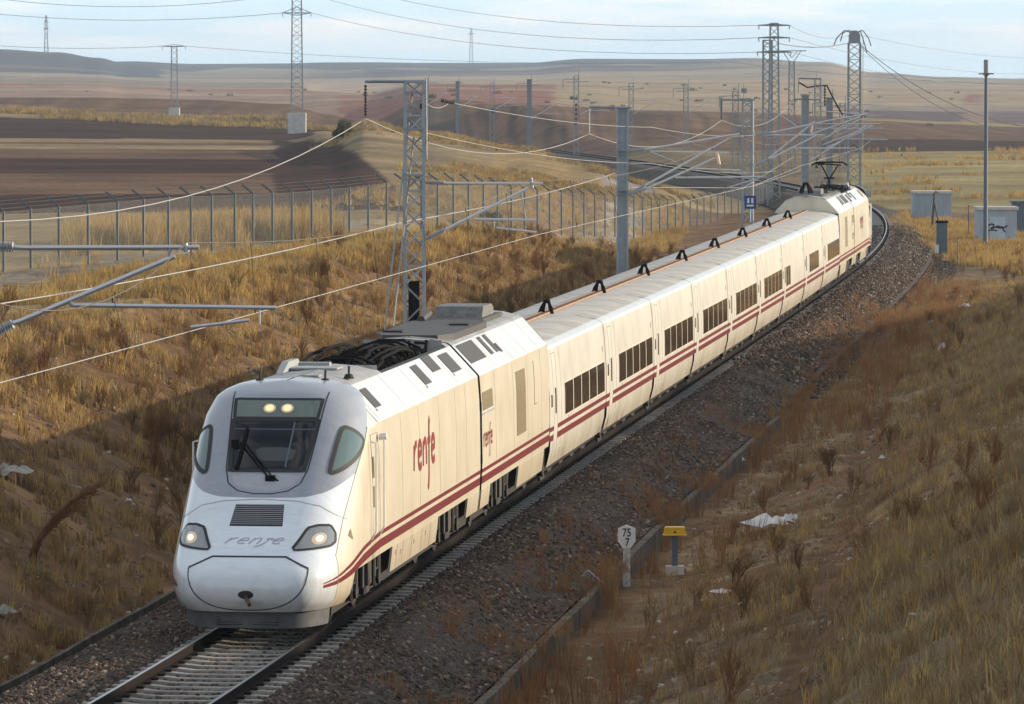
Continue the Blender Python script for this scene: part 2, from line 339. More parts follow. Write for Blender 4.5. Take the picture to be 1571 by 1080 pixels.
def terr(x, y):
    sh = np.shape(x); x = np.asarray(x, float).ravel(); y = np.asarray(y, float).ravel()
    s, lat = sl_of(x, y)
    wl = np.interp(s, [-40, 120, 170, 230, 330], [22, 22, 15, 9, 7]); wr = np.interp(s, [-40, 120, 190, 330], [26, 24, 9, 7])
    d = np.where(lat < 0, -lat - wl, lat - wr); bw = np.where(lat < 0, 7.0, 9.0)
    t = np.clip(d / bw, 0, 1); t = np.maximum(t, np.clip((s - 800) / 80, 0, 1)); t = t * t * (3 - 2 * t)
    z = near_z(s, lat) * (1 - t) + far_z(x, y) * t
    return z.reshape(sh)
def tz(x, y): return float(terr(np.array([x]), np.array([y]))[0])
def ground_at(px, py, y0=70, y1=900):
    """where the view ray through a photo pixel meets the ground"""
    Y = np.concatenate([np.arange(y0, min(y1, 900), .1), np.arange(900, max(y1, 901), 2.)])
    x = (px - CX) / FPX * Y; zr = H - (py - HOR) / FPX * Y; zt = terr(x, Y); i = np.argmax(zt >= zr)
    return Vector((x[i], Y[i], zt[i]))

# colours of ground and fields (albedo; far hills also carry painted haze blue)
C_ = dict(dark=(.048, .023, .015), brown=(.135, .080, .048), scrub=(.27, .205, .115), straw=(.30, .215, .10), olive=(.20, .148, .075), tan=(.33, .25, .155),
          red=(.25, .115, .08), pink=(.27, .175, .13), purple=(.125, .09, .09), hill=(.15, .115, .085), hilldark=(.085, .08, .07), earth=(.185, .112, .058), road=(.25, .21, .16), stub=(.29, .235, .105))
def ground_colour(x, y):
    x = x.ravel(); y = y.ravel(); n = len(x); u = CX + FPX * x / y; u = u + 9 * vnoise(u, y, 25, 27) * (y > 400); c = np.zeros((n, 3)); s, lat = sl_of(x, y)
    yy = y * (1 + .02 * vnoise(x, y, 60, 21) + .006 * vnoise(x, y, 12, 22))
    def band(mask, bands):
        prev = 0
        for lim, nm in bands:
            m = mask & (yy >= prev) & (yy < lim); c[m] = C_[nm]; prev = lim
    left = u < 520 - (yy - 500) * .0; band(left, [(285, 'olive'), (334, 'dark'), (405, 'brown'), (480, 'dark'), (530, 'brown'), (560, 'scrub'), (575, 'brown'), (598, 'scrub'), (752, 'dark'), (835, 'scrub'), (1040, 'brown'), (1800, 'pink'), (2050, 'red'), (2350, 'pink'), (9e9, 'hill')])
    mid = (u >= 520) & (u < 1300); band(mid, [(420, 'olive'), (520, 'straw'), (640, 'olive'), (720, 'olive'), (1000, 'brown'), (1800, 'red'), (2700, 'tan'), (9e9, 'tan')])
    m = mid & (u > 850) & (yy > 1000) & (yy < 1800); c[m] = C_['tan']
    m = mid & (u > 700) & (u < 1160) & (yy > 1700) & (yy < 2050) & (vnoise(x, y, 300, 30) > -.1); c[m] = C_['purple']
    right = u >= 1300; band(right, [(690, 'stub'), (800, 'dark'), (985, 'brown'), (1090, 'stub'), (1500, 'purple'), (9e9, 'tan')])
    m = (u > 1260) & (u < 1300) & (yy > 690) & (yy < 800); c[m] = C_['dark']
    m = (u > 1480 + (yy - 1100) * .0) & (yy > 1085) & (yy < 1500); c[m] = np.array(C_['purple']) * 1.25
    m = (u > 1478) & (u < 1512) & (yy > 1085) & (yy < 1900); c[m] = C_['pink']
    m = (u > 1480) & (u < 1496) & (yy > 1500) & (yy < 1900); c[m] = C_['red']
    # oblique edge of the dark field under the scrub ridge
    m = (u > 420) & (u < 700) & (yy > 230) & (yy < 640) & (yy > 640 - (700 - u) * 0) ; c[m] = C_['olive']
    m = (u > 420) & (u < 640) & (y > 255) & (y < 285 + (640 - u) * 1.6); c[m] = C_['dark']
    m = (u > 640) & (u < 760) & (y > 275) & (y < 400); c[m] = np.array(C_['olive']) * .8
    m = (u > 480) & (u < 760) & (y > 380) & (y < 640) & (y > 285 + (640 - u) * 1.6); c[m] = np.array(C_['scrub']) * .9
    # far hills: fading patches, distance haze put into the dark blue tone
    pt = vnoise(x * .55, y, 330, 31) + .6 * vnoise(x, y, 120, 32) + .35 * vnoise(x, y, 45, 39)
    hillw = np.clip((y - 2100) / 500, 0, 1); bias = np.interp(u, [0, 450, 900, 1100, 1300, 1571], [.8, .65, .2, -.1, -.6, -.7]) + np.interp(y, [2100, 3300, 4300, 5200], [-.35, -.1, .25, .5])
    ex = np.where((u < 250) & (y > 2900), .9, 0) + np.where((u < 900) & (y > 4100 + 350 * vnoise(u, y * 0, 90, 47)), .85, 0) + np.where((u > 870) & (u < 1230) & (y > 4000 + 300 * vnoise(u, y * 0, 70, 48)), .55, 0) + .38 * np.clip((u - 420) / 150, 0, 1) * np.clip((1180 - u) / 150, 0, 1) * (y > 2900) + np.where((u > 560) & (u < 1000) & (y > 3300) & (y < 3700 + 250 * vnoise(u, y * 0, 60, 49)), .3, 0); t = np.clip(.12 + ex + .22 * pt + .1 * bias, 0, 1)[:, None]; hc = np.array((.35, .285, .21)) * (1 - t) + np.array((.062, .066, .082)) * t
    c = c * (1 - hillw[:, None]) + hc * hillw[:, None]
    # strip fields on the lower hill sides
    fs = vnoise(x * .2, y, 75, 44); m = (y > 1500) & (y < 3400) & (fs > .35); c[m] = c[m] * .4 + np.array((.19, .09, .075)) * .6
    m = (y > 1300) & (y < 3800) & (fs < -.45); c[m] = c[m] * .5 + np.array((.40, .33, .22)) * .5
    m = (u > 470) & (u < 610) & (y > 2000) & (y < 2600); c[m] = (.40, .31, .22)
    # plough rills down the cutting face
    m = (u > 640) & (u < 1300) & (yy > 790) & (yy < 960); rl = vnoise(u * 1.0 + (y - 800) * .15, y * .02, 9, 33); c[m] *= (1 + .55 * rl[m])[:, None]
    m = (u > 1300) & (yy > 800) & (yy < 985); rl = vnoise(u + (y - 800) * .9, y * .02, 12, 34); c[m] *= (1 + .3 * rl[m])[:, None]
    m = (u < 520) & (yy > 835) & (yy < 1040); rl = vnoise(u * .8 - (y - 800) * .35, y * .01, 8, 35); c[m] *= (1 + .35 * rl[m])[:, None]
    m = (u < 640) & (yy > 285) & (yy < 835); rl = vnoise(x * .05, y, 4.5, 36) + .8 * vnoise(x * .35, y, 2.2, 45); c[m] *= (1 + .30 * rl[m])[:, None]
    m = (u >= 1300) & (yy < 700); rl = vnoise(x * .1, y, 9, 37); c[m] *= (1 + .25 * rl[m])[:, None]
    # near the line
    nr = (np.abs(lat) < 21 + 4 * vnoise(s, lat, 9, 23)) & (y < 420); c[nr] = C_['earth']
    m = nr & (lat > 4.5); c[m] = (.22, .158, .092)
    m = (lat < -13) & (lat > -40) & (y < 283); c[m] = np.array(C_['olive']) * 1.25
    m = (lat < -21.5) & (lat > -25) & (y > 120) & (y < 262); c[m] = C_['road']
    m = (s > 225) & (s < 430) & (lat < -13.5) & (lat > -18); c[m] = (.27, .24, .20)
    m = (np.abs(lat - (8.6 - .035 * (s - 20))) < .45) & (s < 75); c[m] = (.17, .095, .05)
    m = (y < 420) & nr; tn = vnoise(x, y, 1.7, 24) + .6 * vnoise(x, y, .6, 25); c[m] *= (1 + .28 * tn[m])[:, None]
    m = (lat > 4.2) & (lat < 10) & (s > -5) & (s < 60) & nr; pn = vnoise(s, lat, 2.4, 26); k = m & (pn > -.25); c[k] = (.175, .105, .058)
    m = (np.abs(lat) < 5.0) & (s > 225) & (s < 860); c[m] = (.085, .066, .052)
    return np.clip(c, .01, .8)
ud = np.concatenate([np.linspace(-9000, -400, 40)[:-1], np.arange(-400, 0, 12), np.arange(0, 1571, 5.0), np.arange(1571, 2000, 12), np.linspace(2000, 10500, 40)])
ys = [22.0]
while ys[-1] < 6600: ys.append(ys[-1] * (1.02 if ys[-1] < 70 else 1.0042 if ys[-1] < 300 else 1.0055 if ys[-1] < 1200 else 1.011))
ys = np.array(ys); U, Yg = np.meshgrid(ud, ys); Xg = (U - CX) / FPX * Yg; Zg = terr(Xg, Yg)
def np_mesh(name, V, F, mats, cols=None, smooth=True):
    me = bpy.data.meshes.new(name); V = np.asarray(V, np.float32).reshape(-1, 3); F = np.asarray(F, np.int32)
    me.vertices.add(len(V)); me.vertices.foreach_set('co', V.ravel()); k = F.shape[1]
    me.loops.add(F.size); me.loops.foreach_set('vertex_index', F.ravel())
    me.polygons.add(len(F)); me.polygons.foreach_set('loop_start', np.arange(0, F.size, k, dtype=np.int32)); me.polygons.foreach_set('loop_total', np.full(len(F), k, np.int32))
    me.polygons.foreach_set('use_smooth', np.full(len(F), smooth))
    me.update(calc_edges=True); me.validate()
    if cols is not None:
        a = me.color_attributes.new('field', 'FLOAT_COLOR', 'POINT'); a.data.foreach_set('color', np.concatenate([cols, np.ones((len(cols), 1))], 1).astype(np.float32).ravel())
    for m in mats: me.materials.append(m)
    o = bpy.data.objects.new(name, me); COL.objects.link(o); return o
def ground_material():
    m = bpy.data.materials.new('ground_material'); m.use_nodes = True; t = m.node_tree; b = t.nodes['Principled BSDF']; b.inputs['Roughness'].default_value = .95; b.inputs['Specular IOR Level'].default_value = .1
    at = N(t, 'ShaderNodeAttribute', attribute_name='field'); g = N(t, 'ShaderNodeNewGeometry')
    n1 = N(t, 'ShaderNodeTexNoise'); n1.inputs['Scale'].default_value = 1.1; n1.inputs['Detail'].default_value = 10; n1.inputs['Roughness'].default_value = .75
    n2 = N(t, 'ShaderNodeTexNoise'); n2.inputs['Scale'].default_value = .06; n2.inputs['Detail'].default_value = 8; n2.inputs['Roughness'].default_value = .7
    for n in (n1, n2): t.links.new(g.outputs['Position'], n.inputs['Vector'])
    def mrn(n, lo, hi):
        r = N(t, 'ShaderNodeMapRange'); r.inputs[1].default_value = .3; r.inputs[2].default_value = .7; r.inputs[3].default_value = lo; r.inputs[4].default_value = hi; t.links.new(n.outputs[0], r.inputs[0]); return r
    a, c = mrn(n1, .5, 1.5), mrn(n2, .55, 1.45)
    mm = N(t, 'ShaderNodeMath', operation='MULTIPLY'); t.links.new(a.outputs[0], mm.inputs[0]); t.links.new(c.outputs[0], mm.inputs[1])
    vm = N(t, 'ShaderNodeVectorMath', operation='SCALE'); t.links.new(at.outputs['Color'], vm.inputs[0]); t.links.new(mm.outputs[0], vm.inputs['Scale'])
    t.links.new(vm.outputs[0], b.inputs['Base Color'])
    bp = N(t, 'ShaderNodeBump'); bp.inputs['Strength'].default_value = .8; bp.inputs['Distance'].default_value = .12
    t.links.new(n1.outputs[0], bp.inputs['Height']); t.links.new(bp.outputs[0], b.inputs['Normal'])
    return m
nr_, nc_ = U.shape
def soft(c):
    a = c.reshape(nr_, nc_, 3); w = np.clip((Yg - 250) / 150, 0, 1)[..., None]
    for _ in range(1):
        p = np.pad(a, ((1, 1), (1, 1), (0, 0)), 'edge'); bl = (p[:-2, 1:-1] + p[2:, 1:-1] + p[1:-1, :-2] + p[1:-1, 2:] + 2 * p[1:-1, 1:-1]) / 6; a = a * (1 - w) + bl * w
    return a.reshape(-1, 3)
idx = np.arange(nr_ * nc_).reshape(nr_, nc_)
Fq = np.stack([idx[:-1, :-1], idx[:-1, 1:], idx[1:, 1:], idx[1:, :-1]], -1).reshape(-1, 4)
gm = ground_material()
tag(np_mesh('ground', np.stack([Xg, Yg, Zg], -1), Fq, [gm], soft(ground_colour(Xg, Yg))), kind='structure')
bs = MB(); bs.add([(-30000, -3000, -25), (30000, -3000, -25), (30000, 40000, -25), (-30000, 40000, -25)], [(0, 1, 2, 3)])
tag(bs.build('terrain', mat('distant_plain', (.2, .16, .11), .95)), kind='structure')

# ballast bed
def ballast_material():
    m = bpy.data.materials.new('ballast_material'); m.use_nodes = True; t = m.node_tree; b = t.nodes['Principled BSDF']; b.inputs['Roughness'].default_value = .9
    g = N(t, 'ShaderNodeNewGeometry'); v = N(t, 'ShaderNodeTexVoronoi'); v.inputs['Scale'].default_value = 17; t.links.new(g.outputs['Position'], v.inputs['Vector'])
    s = N(t, 'ShaderNodeSeparateColor'); t.links.new(v.outputs['Color'], s.inputs[0])
    r = N(t, 'ShaderNodeValToRGB'); e = r.color_ramp.elements; e[0].color = (.02, .014, .010, 1); e[1].color = (.13, .10, .075, 1); x = e.new(.55); x.color = (.05, .033, .023, 1)
    t.links.new(s.outputs[0], r.inputs[0]); t.links.new(r.outputs[0], b.inputs['Base Color'])
    bp = N(t, 'ShaderNodeBump'); bp.inputs['Strength'].default_value = 1; bp.inputs['Distance'].default_value = .05; bp.invert = True
    t.links.new(v.outputs['Distance'], bp.inputs['Height']); t.links.new(bp.outputs[0], b.inputs['Normal'])
    return m
M['ballast'] = ballast_material()
lats = np.array([-4.35, -3.6, -2.9, -1.9, -1.3, -.5, .5, 1.3, 1.9, 2.6, 3.1, 3.68]); zb = np.array([-1.12, -.72, -.31, -.215, -.22, -.238, -.238, -.22, -.215, -.43, -.76, -.90])
sb = np.concatenate([np.arange(-70, 260, 1.0), np.arange(260, 880, 4.0)])
G = np.array([[trk(s, l, z + (.03 * float(vnoise(np.array([s]), np.array([l]), 1.3, 41)[0]) if abs(l) > 1.8 else 0)) for l, z in zip(lats, zb)] for s in sb])
b = MB(); b.grid(G); tag(b.build('ballast_bed', M['ballast'], smooth=True), kind='structure')

# vegetation and stones: geometry-nodes scatter of small clump meshes on point clouds (uncountable growth)
def scatter(name, pts, scales, clumps, label, cat, group=None):
    me = bpy.data.meshes.new(name + '_points'); pts = np.asarray(pts, np.float32); me.vertices.add(len(pts)); me.vertices.foreach_set('co', pts.ravel())
    a = me.attributes.new('sc', 'FLOAT', 'POINT'); a.data.foreach_set('value', np.asarray(scales, np.float32)); me.update()
    o = bpy.data.objects.new(name, me); COL.objects.link(o)
    pc = bpy.data.collections.new(name + '_clumps')
    for c in clumps: pc.objects.link(c)
    ng = bpy.data.node_groups.new(name, 'GeometryNodeTree'); ng.interface.new_socket('Geometry', in_out='INPUT', socket_type='NodeSocketGeometry'); ng.interface.new_socket('Geometry', in_out='OUTPUT', socket_type='NodeSocketGeometry')
    gi, go = N(ng, 'NodeGroupInput'), N(ng, 'NodeGroupOutput'); ci = N(ng, 'GeometryNodeCollectionInfo'); ci.inputs[0].default_value = pc; ci.inputs[1].default_value = True; ci.inputs[2].default_value = True
    ip = N(ng, 'GeometryNodeInstanceOnPoints'); ip.inputs['Pick Instance'].default_value = True
    rv = N(ng, 'FunctionNodeRandomValue', data_type='FLOAT_VECTOR'); rv.inputs[0].default_value = (-.18, -.18, 0); rv.inputs[1].default_value = (.18, .18, 6.283)
    na = N(ng, 'GeometryNodeInputNamedAttribute', data_type='FLOAT'); na.inputs[0].default_value = 'sc'
    l = ng.links.new
    l(gi.outputs[0], ip.inputs['Points']); l(ci.outputs[0], ip.inputs['Instance']); l(rv.outputs[0], ip.inputs['Rotation']); l(na.outputs[0], ip.inputs['Scale']); l(ip.outputs[0], go.inputs[0])
    md = o.modifiers.new('scatter', 'NODES'); md.node_group = ng
    o['kind'] = 'stuff'; o['label'] = label; o['category'] = cat
    return o
def grass_material(name, c1, c2, c3):
    m = bpy.data.materials.new(name); m.use_nodes = True; t = m.node_tree; b = t.nodes['Principled BSDF']; b.inputs['Roughness'].default_value = .8; b.inputs['Specular IOR Level'].default_value = .15
    oi = N(t, 'ShaderNodeObjectInfo'); g = N(t, 'ShaderNodeNewGeometry'); n = N(t, 'ShaderNodeTexNoise'); n.inputs['Scale'].default_value = .35; n.inputs['Detail'].default_value = 5; t.links.new(g.outputs['Position'], n.inputs['Vector'])
    ad = N(t, 'ShaderNodeMath', operation='MULTIPLY_ADD'); ad.inputs[1].default_value = .45; t.links.new(oi.outputs['Random'], ad.inputs[0])
    mr = N(t, 'ShaderNodeMapRange'); mr.inputs[1].default_value = .3; mr.inputs[2].default_value = .7; mr.inputs[4].default_value = .6; t.links.new(n.outputs[0], mr.inputs[0]); t.links.new(mr.outputs[0], ad.inputs[2])
    r = N(t, 'ShaderNodeValToRGB'); e = r.color_ramp.elements; e[0].color = (*c1, 1); e[1].color = (*c3, 1); x = e.new(.5); x.color = (*c2, 1)
    t.links.new(ad.outputs[0], r.inputs[0]); t.links.new(r.outputs[0], b.inputs['Base Color'])
    tr = N(t, 'ShaderNodeBsdfTranslucent'); t.links.new(r.outputs[0], tr.inputs[0]); mx = N(t, 'ShaderNodeMixShader'); mx.inputs[0].default_value = .3
    t.links.new(b.outputs[0], mx.inputs[1]); t.links.new(tr.outputs[0], mx.inputs[2]); t.links.new(mx.outputs[0], t.nodes['Material Output'].inputs[0])
    return m
def clump(name, m, nb, h, spread, w, lean=.35, seeds=0):
    r = random.Random(seeds); b = MB()
    for _ in range(nb):
        a = r.uniform(0, 6.28); d = r.uniform(0, spread); x, y = d * math.cos(a), d * math.sin(a); hh = h * r.uniform(.45, 1.1); la = r.uniform(0, 6.28); lx, ly = math.cos(la) * lean * hh * r.random(), math.sin(la) * lean * hh * r.random()
        wa = r.uniform(0, 3.14); wx, wy = math.cos(wa) * w / 2, math.sin(wa) * w / 2
        b.add([(x - wx, y - wy, -.05), (x + wx, y + wy, -.05), (x + wx * .7 + lx * .4, y + wy * .7 + ly * .4, hh * .6), (x - wx * .7 + lx * .4, y - wy * .7 + ly * .4, hh * .6), (x + lx, y + ly, hh)], [(0, 1, 2, 3), (3, 2, 4)])
    me = bpy.data.meshes.new(name); me.from_pydata(b.v, [], b.f); me.materials.append(m); return bpy.data.objects.new(name, me)
def branchy(name, m, h, seeds):
    r = random.Random(seeds); b = MB()
    def br(p, d, l, rad, lv):
        q = p + d * l; b.tube(p, q, rad, 3, rad * .6, cap=False)
        if lv < 3:
            for _ in range(4):
                nd = (d + Vector((r.uniform(-.7, .7), r.uniform(-.7, .7), r.uniform(-.1, .6)))).normalized(); br(p + d * l * r.uniform(.35, 1), nd, l * .62, rad * .6, lv + 1)
    for _ in range(4): br(Vector((r.uniform(-.1, .1), r.uniform(-.1, .1), -.05)), Vector((r.uniform(-.4, .4), r.uniform(-.4, .4), 1)).normalized(), h * .45, .012, 0)
    me = bpy.data.meshes.new(name); me.from_pydata(b.v, [], b.f); me.materials.append(m); return bpy.data.objects.new(name, me)
gmat = dict(hillbush=grass_material('hill_bush', (.05, .055, .03), (.09, .085, .05), (.15, .12, .07)), pale=grass_material('pale_grass', (.13, .11, .06), (.28, .21, .11), (.44, .33, .17)), gold=grass_material('gold_grass', (.30, .19, .065), (.50, .33, .11), (.62, .45, .18)), olive=grass_material('olive_grass', (.15, .11, .058), (.31, .235, .125), (.53, .43, .25)),
            rust=grass_material('rust_weed', (.17, .075, .035), (.29, .14, .06), (.38, .21, .10)), brown=grass_material('brown_grass', (.13, .075, .035), (.27, .17, .075), (.46, .32, .14)), green=grass_material('green_weed', (.06, .065, .03), (.11, .105, .05), (.18, .16, .08)))
def clumps(k, n, *a): return [clump('%s_tuft' % k, gmat[k], *a, seeds=i * 13 + len(k)) for i in range(n)]
def field_pts(n, s0, s1, l0, l1, dens=None, seed=0):
    g = np.random.default_rng(seed); s = g.uniform(s0, s1, n); l = g.uniform(l0, l1, n)
    if dens is not None:
        k = g.random(n) < dens(s, l); s, l = s[k], l[k]
    P = trk(s, l); P[:, 2] = terr(P[:, 0], P[:, 1]); return P, s, l
def nz01(s, l, sc, seed): return np.clip(.5 + .5 * (vnoise(s, l, sc, seed) + .5 * vnoise(s, l, sc * .4, seed + 1)), 0, 1)

# ------------------------------------------------------------------ railway track (thing > rail, sleeper)
track = empty('railway_track', trk(0)); tag(track, 'single ballasted railway track curving away under the train on pale concrete sleepers', 'railway track')
def par(o, p):
    """parent keeping world placement, parent unrotated"""
    o.parent = p; o.location = Vector(o.location) - Vector(p.location) if o.parent else o.location; return o
srail = np.concatenate([np.arange(-70, 330, 1.5), np.arange(330, 880, 4)])
prof = [(-.070, -.165), (.070, -.165), (.070, -.150), (.012, -.135), (.010, -.045), (.036, -.035), (.036, -.008), (.026, 0), (-.026, 0), (-.036, -.008), (-.036, -.035), (-.010, -.045), (-.012, -.135), (-.070, -.150)]
for sd in (-.87, .87):
    b = MB(); P = np.array([[trk(s, sd + u, v) for u, v in prof] for s in srail]); m = len(prof); base = len(b.v); b.v += [tuple(q) for q in P.reshape(-1, 3)]
    for i in range(len(srail) - 1):
        for k in range(m):
            k2 = (k + 1) % m; b.f.append((i * m + k, i * m + k2, (i + 1) * m + k2, (i + 1) * m + k)); b.mi.append(1 if k == 7 else 0)
    par(b.build('rail', [M['rail'], M['railtop']]), track)
def sleeper_mb(b, s):
    T = float(np.interp(s, SS, TH)); rows = [(-1.3, .11, -.178), (-.95, .12, -.165), (-.75, .12, -.165), (-.45, .10, -.195), (.45, .10, -.195), (.75, .12, -.165), (.95, .12, -.165), (1.3, .11, -.178)]
    V = []
    for l, hw, zt in rows:
        for ds, z in ((-hw, -.34), (-hw * .82, zt), (hw * .82, zt), (hw, -.34)):
            c = trk(s, l, z); V.append((c[0] + ds * math.sin(T), c[1] + ds * math.cos(T), c[2]))
    F = [(i * 4 + k, i * 4 + k + 1, i * 4 + k + 5, i * 4 + k + 4) for i in range(7) for k in range(3)] + [(0, 1, 2, 3), (31, 30, 29, 28)]
    b.add(V, F)
    for l in (-.87, .87):
        for d in (-.11, .11):
            c = trk(s, l + d, -.145); b.box(c, (.10, .12, .035), rz=-T, mi=1)
sl_s = np.arange(-14, 700, .6); rest = MB()
for i, s in enumerate(sl_s):
    if i < 99:
        b = MB(); sleeper_mb(b, s); par(b.build('sleeper', [M['sleeper'], M['rail']]), track)
    else: sleeper_mb(rest, s)
tag(par(rest.build('sleeper', [M['sleeper'], M['rail']]), track), kind='stuff')

# loose ballast stones
def stone(name, r, seed):
    rr = random.Random(seed); b = MB(); t = (1 + 5 ** .5) / 2
    vs = [Vector(v).normalized() * r * rr.uniform(.7, 1.2) for v in ((-1, t, 0), (1, t, 0), (-1, -t, 0), (1, -t, 0), (0, -1, t), (0, 1, t), (0, -1, -t), (0, 1, -t), (t, 0, -1), (t, 0, 1), (-t, 0, -1), (-t, 0, 1))]
    b.add(vs, [(0, 11, 5), (0, 5, 1), (0, 1, 7), (0, 7, 10), (0, 10, 11), (1, 5, 9), (5, 11, 4), (11, 10, 2), (10, 7, 6), (7, 1, 8), (3, 9, 4), (3, 4, 2), (3, 2, 6), (3, 6, 8), (3, 8, 9), (4, 9, 5), (2, 4, 11), (6, 2, 10), (8, 6, 7), (9, 8, 1)])
    me = bpy.data.meshes.new(name); me.from_pydata(b.v, [], b.f); me.materials.append(M['stonevar']); return bpy.data.objects.new(name, me)
def stone_material():
    m = bpy.data.materials.new('ballast_stone'); m.use_nodes = True; t = m.node_tree; b = t.nodes['Principled BSDF']; b.inputs['Roughness'].default_value = .85
    oi = N(t, 'ShaderNodeObjectInfo'); r = N(t, 'ShaderNodeValToRGB'); e = r.color_ramp.elements; e[0].color = (.022, .016, .012, 1); e[1].color = (.36, .29, .22, 1); x = e.new(.5); x.color = (.075, .050, .035, 1); y = e.new(.90); y.color = (.16, .10, .065, 1)
    t.links.new(oi.outputs['Random'], r.inputs[0]); t.links.new(r.outputs[0], b.inputs['Base Color']); return m
M['stonevar'] = stone_material(); earth_stone = stone_material(); _e = [n for n in earth_stone.node_tree.nodes if n.type == 'VALTORGB'][0].color_ramp.elements
for _i, _c in enumerate([(.10, .07, .045, 1), (.20, .145, .09, 1), (.28, .21, .14, 1), (.55, .50, .42, 1)]): _e[_i].color = _c
stones = [stone('ballast_stone', .042, i) for i in range(5)]
g = np.random.default_rng(3)
def bed_z(l): return np.interp(l, lats, zb)
n = 150000; s_ = g.uniform(-13, 95, n); l_ = g.uniform(-4.3, 3.66, n); k = (g.random(n) < np.interp(s_, [-13, 40, 95], [1, .8, .45]) * np.where(l_ > 2.2, np.interp(nz01(s_, l_, 2.2, 82), [.4, .7], [1, .25]), 1)); s_, l_ = s_[k], l_[k]
P = trk(s_, l_, bed_z(l_) + g.uniform(-.03, .008, len(s_)))
scatter('ballast_stones', P, g.uniform(.55, 1.35, len(P)), stones, 'loose brown crushed stone ballast lying round the sleepers', 'ballast')
n = 60000; s_ = g.uniform(90, 260, n); l_ = g.uniform(-4.3, 5.2, n); P = trk(s_, l_, bed_z(np.minimum(l_, 3.6)) + g.uniform(-.02, .03, n)); P[:, 2] = np.where(l_ > 3.5, terr(P[:, 0], P[:, 1]) + .02, P[:, 2])
scatter('ballast_stones', P, g.uniform(.8, 2.2, len(P)), stones, 'crushed stone ballast along the far curve of the track', 'ballast')
Ps, s_, l_ = field_pts(26000, -15, 120, -12, 12, lambda s, l: ((np.abs(l) > 4.2) & (nz01(s, l, 3, 50) > .38)), 8)
M['stonevar'] = earth_stone; estones = [stone('earth_stone', .042, i + 20) for i in range(4)]
scatter('scattered_stones', Ps, g.uniform(.4, 1.6, len(Ps)) ** 1.3, estones, 'small stones scattered over the earth of both banks', 'stones')

# grass
P, s_, l_ = field_pts(150000, -40, 190, 4.3, 24, lambda s, l: np.interp(s, [-20, 60, 190], [.9, .75, .4]) * np.interp(nz01(s, l, 3.2, 60), [.2, .55], [.25, 1]) * np.where((l < 9.5) & (s < 80), np.interp(l, [4.3, 7, 9.5], [.06, .22, .75]) * np.interp(nz01(s, l, 1.5, 61), [.3, .6], [.2, 1.5]), 1) * np.where((np.abs(l - (8.6 - .035 * (s - 20))) < .5) & (s < 75), .15, 1), 9)
scatter('bank_grass', P, g.uniform(.5, 1.25, len(P)), clumps('olive', 4, 10, .25, .18, .018, .8) + clumps('brown', 3, 9, .22, .18, .018, .85) + clumps('gold', 1, 7, .34, .12, .016, .6), 'dry olive and brown grass covering the bank right of the track', 'grass')
P, s_, l_ = field_pts(36000, -18, 215, -13.6, -4.7, lambda s, l: np.interp(nz01(s, l, 1.6, 62), [.3, .65], [.08, 1]) * .8, 10)
scatter('cutting_grass', P, g.uniform(.45, 1.2, len(P)), clumps('brown', 4, 12, .32, .16, .028, .6) + clumps('olive', 1, 9, .35, .16, .026, .6) + clumps('gold', 2, 10, .34, .16, .026, .6), 'sparse brown and ochre grass on the cutting slope left of the train', 'grass')
P, s_, l_ = field_pts(52000, 0, 330, -30, -12.2, lambda s, l: np.where((l < -20) & (s < 200), .03, 1) * np.where((l < -15) & (s > 200), .2, 1) * np.interp(nz01(s, l, 4, 64), [.3, .65], [.05, .8]), 11)
scatter('brow_grass', P, g.uniform(.45, 1.15, len(P)), clumps('gold', 4, 14, .44, .24, .028, .65) + clumps('pale', 2, 12, .40, .2, .028, .6) + clumps('brown', 1, 10, .42, .2, .026, .6), 'tall golden dry grass along the brow below the security fence', 'grass')
def weed_d(s, l): return (np.abs(s - 22.5) > 2.2) * (np.exp(-((l - 4.15) / .25) ** 2) * .7 * (s < 90) + np.exp(-((l - 5.6) / 1.3) ** 2) * np.interp(s, [0, 15, 60, 80, 150, 185], [.5, .35, .3, .8, 1, .2]) + np.exp(-((l - 4.3) / .5) ** 2) * 1.3 * np.interp(s, [0, 12, 30, 60, 90], [.35, .25, .08, .10, .3])) * np.interp(nz01(s, l, 2.6, 66), [.42, .7], [0, 1])
P, s_, l_ = field_pts(11000, -15, 190, 1.9, 9.5, weed_d, 12)
scatter('rust_weeds', P, g.uniform(.5, 1.25, len(P)), clumps('rust', 3, 12, .80, .16, .014, .3) + clumps('brown', 2, 12, .75, .18, .014, .4), 'upright rust brown weeds growing along the drainage channel wall', 'weeds')
P, s_, l_ = field_pts(9000, -15, 230, -14.5, 16, lambda s, l: ((np.abs(l) > 4.8) & (nz01(s, l, 2.2, 68) > .60)) * np.where(l > 0, .13, .6), 13)
scatter('dry_bushes', P, g.uniform(.35, 1.15, len(P)), [branchy('dry_twig', gmat['rust'], 1.1, 1), branchy('dry_twig', gmat['brown'], .9, 2), branchy('dry_twig', gmat['brown'], 1.2, 3)], 'dry twiggy undergrowth on the banks', 'undergrowth')
def bp_(n, s0, s1, l0, l1, dens, seed):
    P, s_, l_ = field_pts(n, s0, s1, l0, l1, dens, seed); Q = trk(s_, l_, bed_z(np.clip(l_, -4.3, 3.6))); P[:, 2] = np.maximum(P[:, 2], Q[:, 2]) - .02; return P
P = bp_(4200, -15, 150, 2.3, 4.1, lambda s, l: np.interp(nz01(s, l, 2.2, 82), [.45, .75], [0, 1]) * np.interp(l, [2.3, 3.6], [.35, 1]), 83)
scatter('ballast_weeds', P, g.uniform(.35, 1.0, len(P)), clumps('brown', 4, 12, .30, .2, .016, .8) + clumps('rust', 2, 12, .55, .16, .014, .35), 'dry weeds creeping over the outer edge of the ballast', 'weeds')
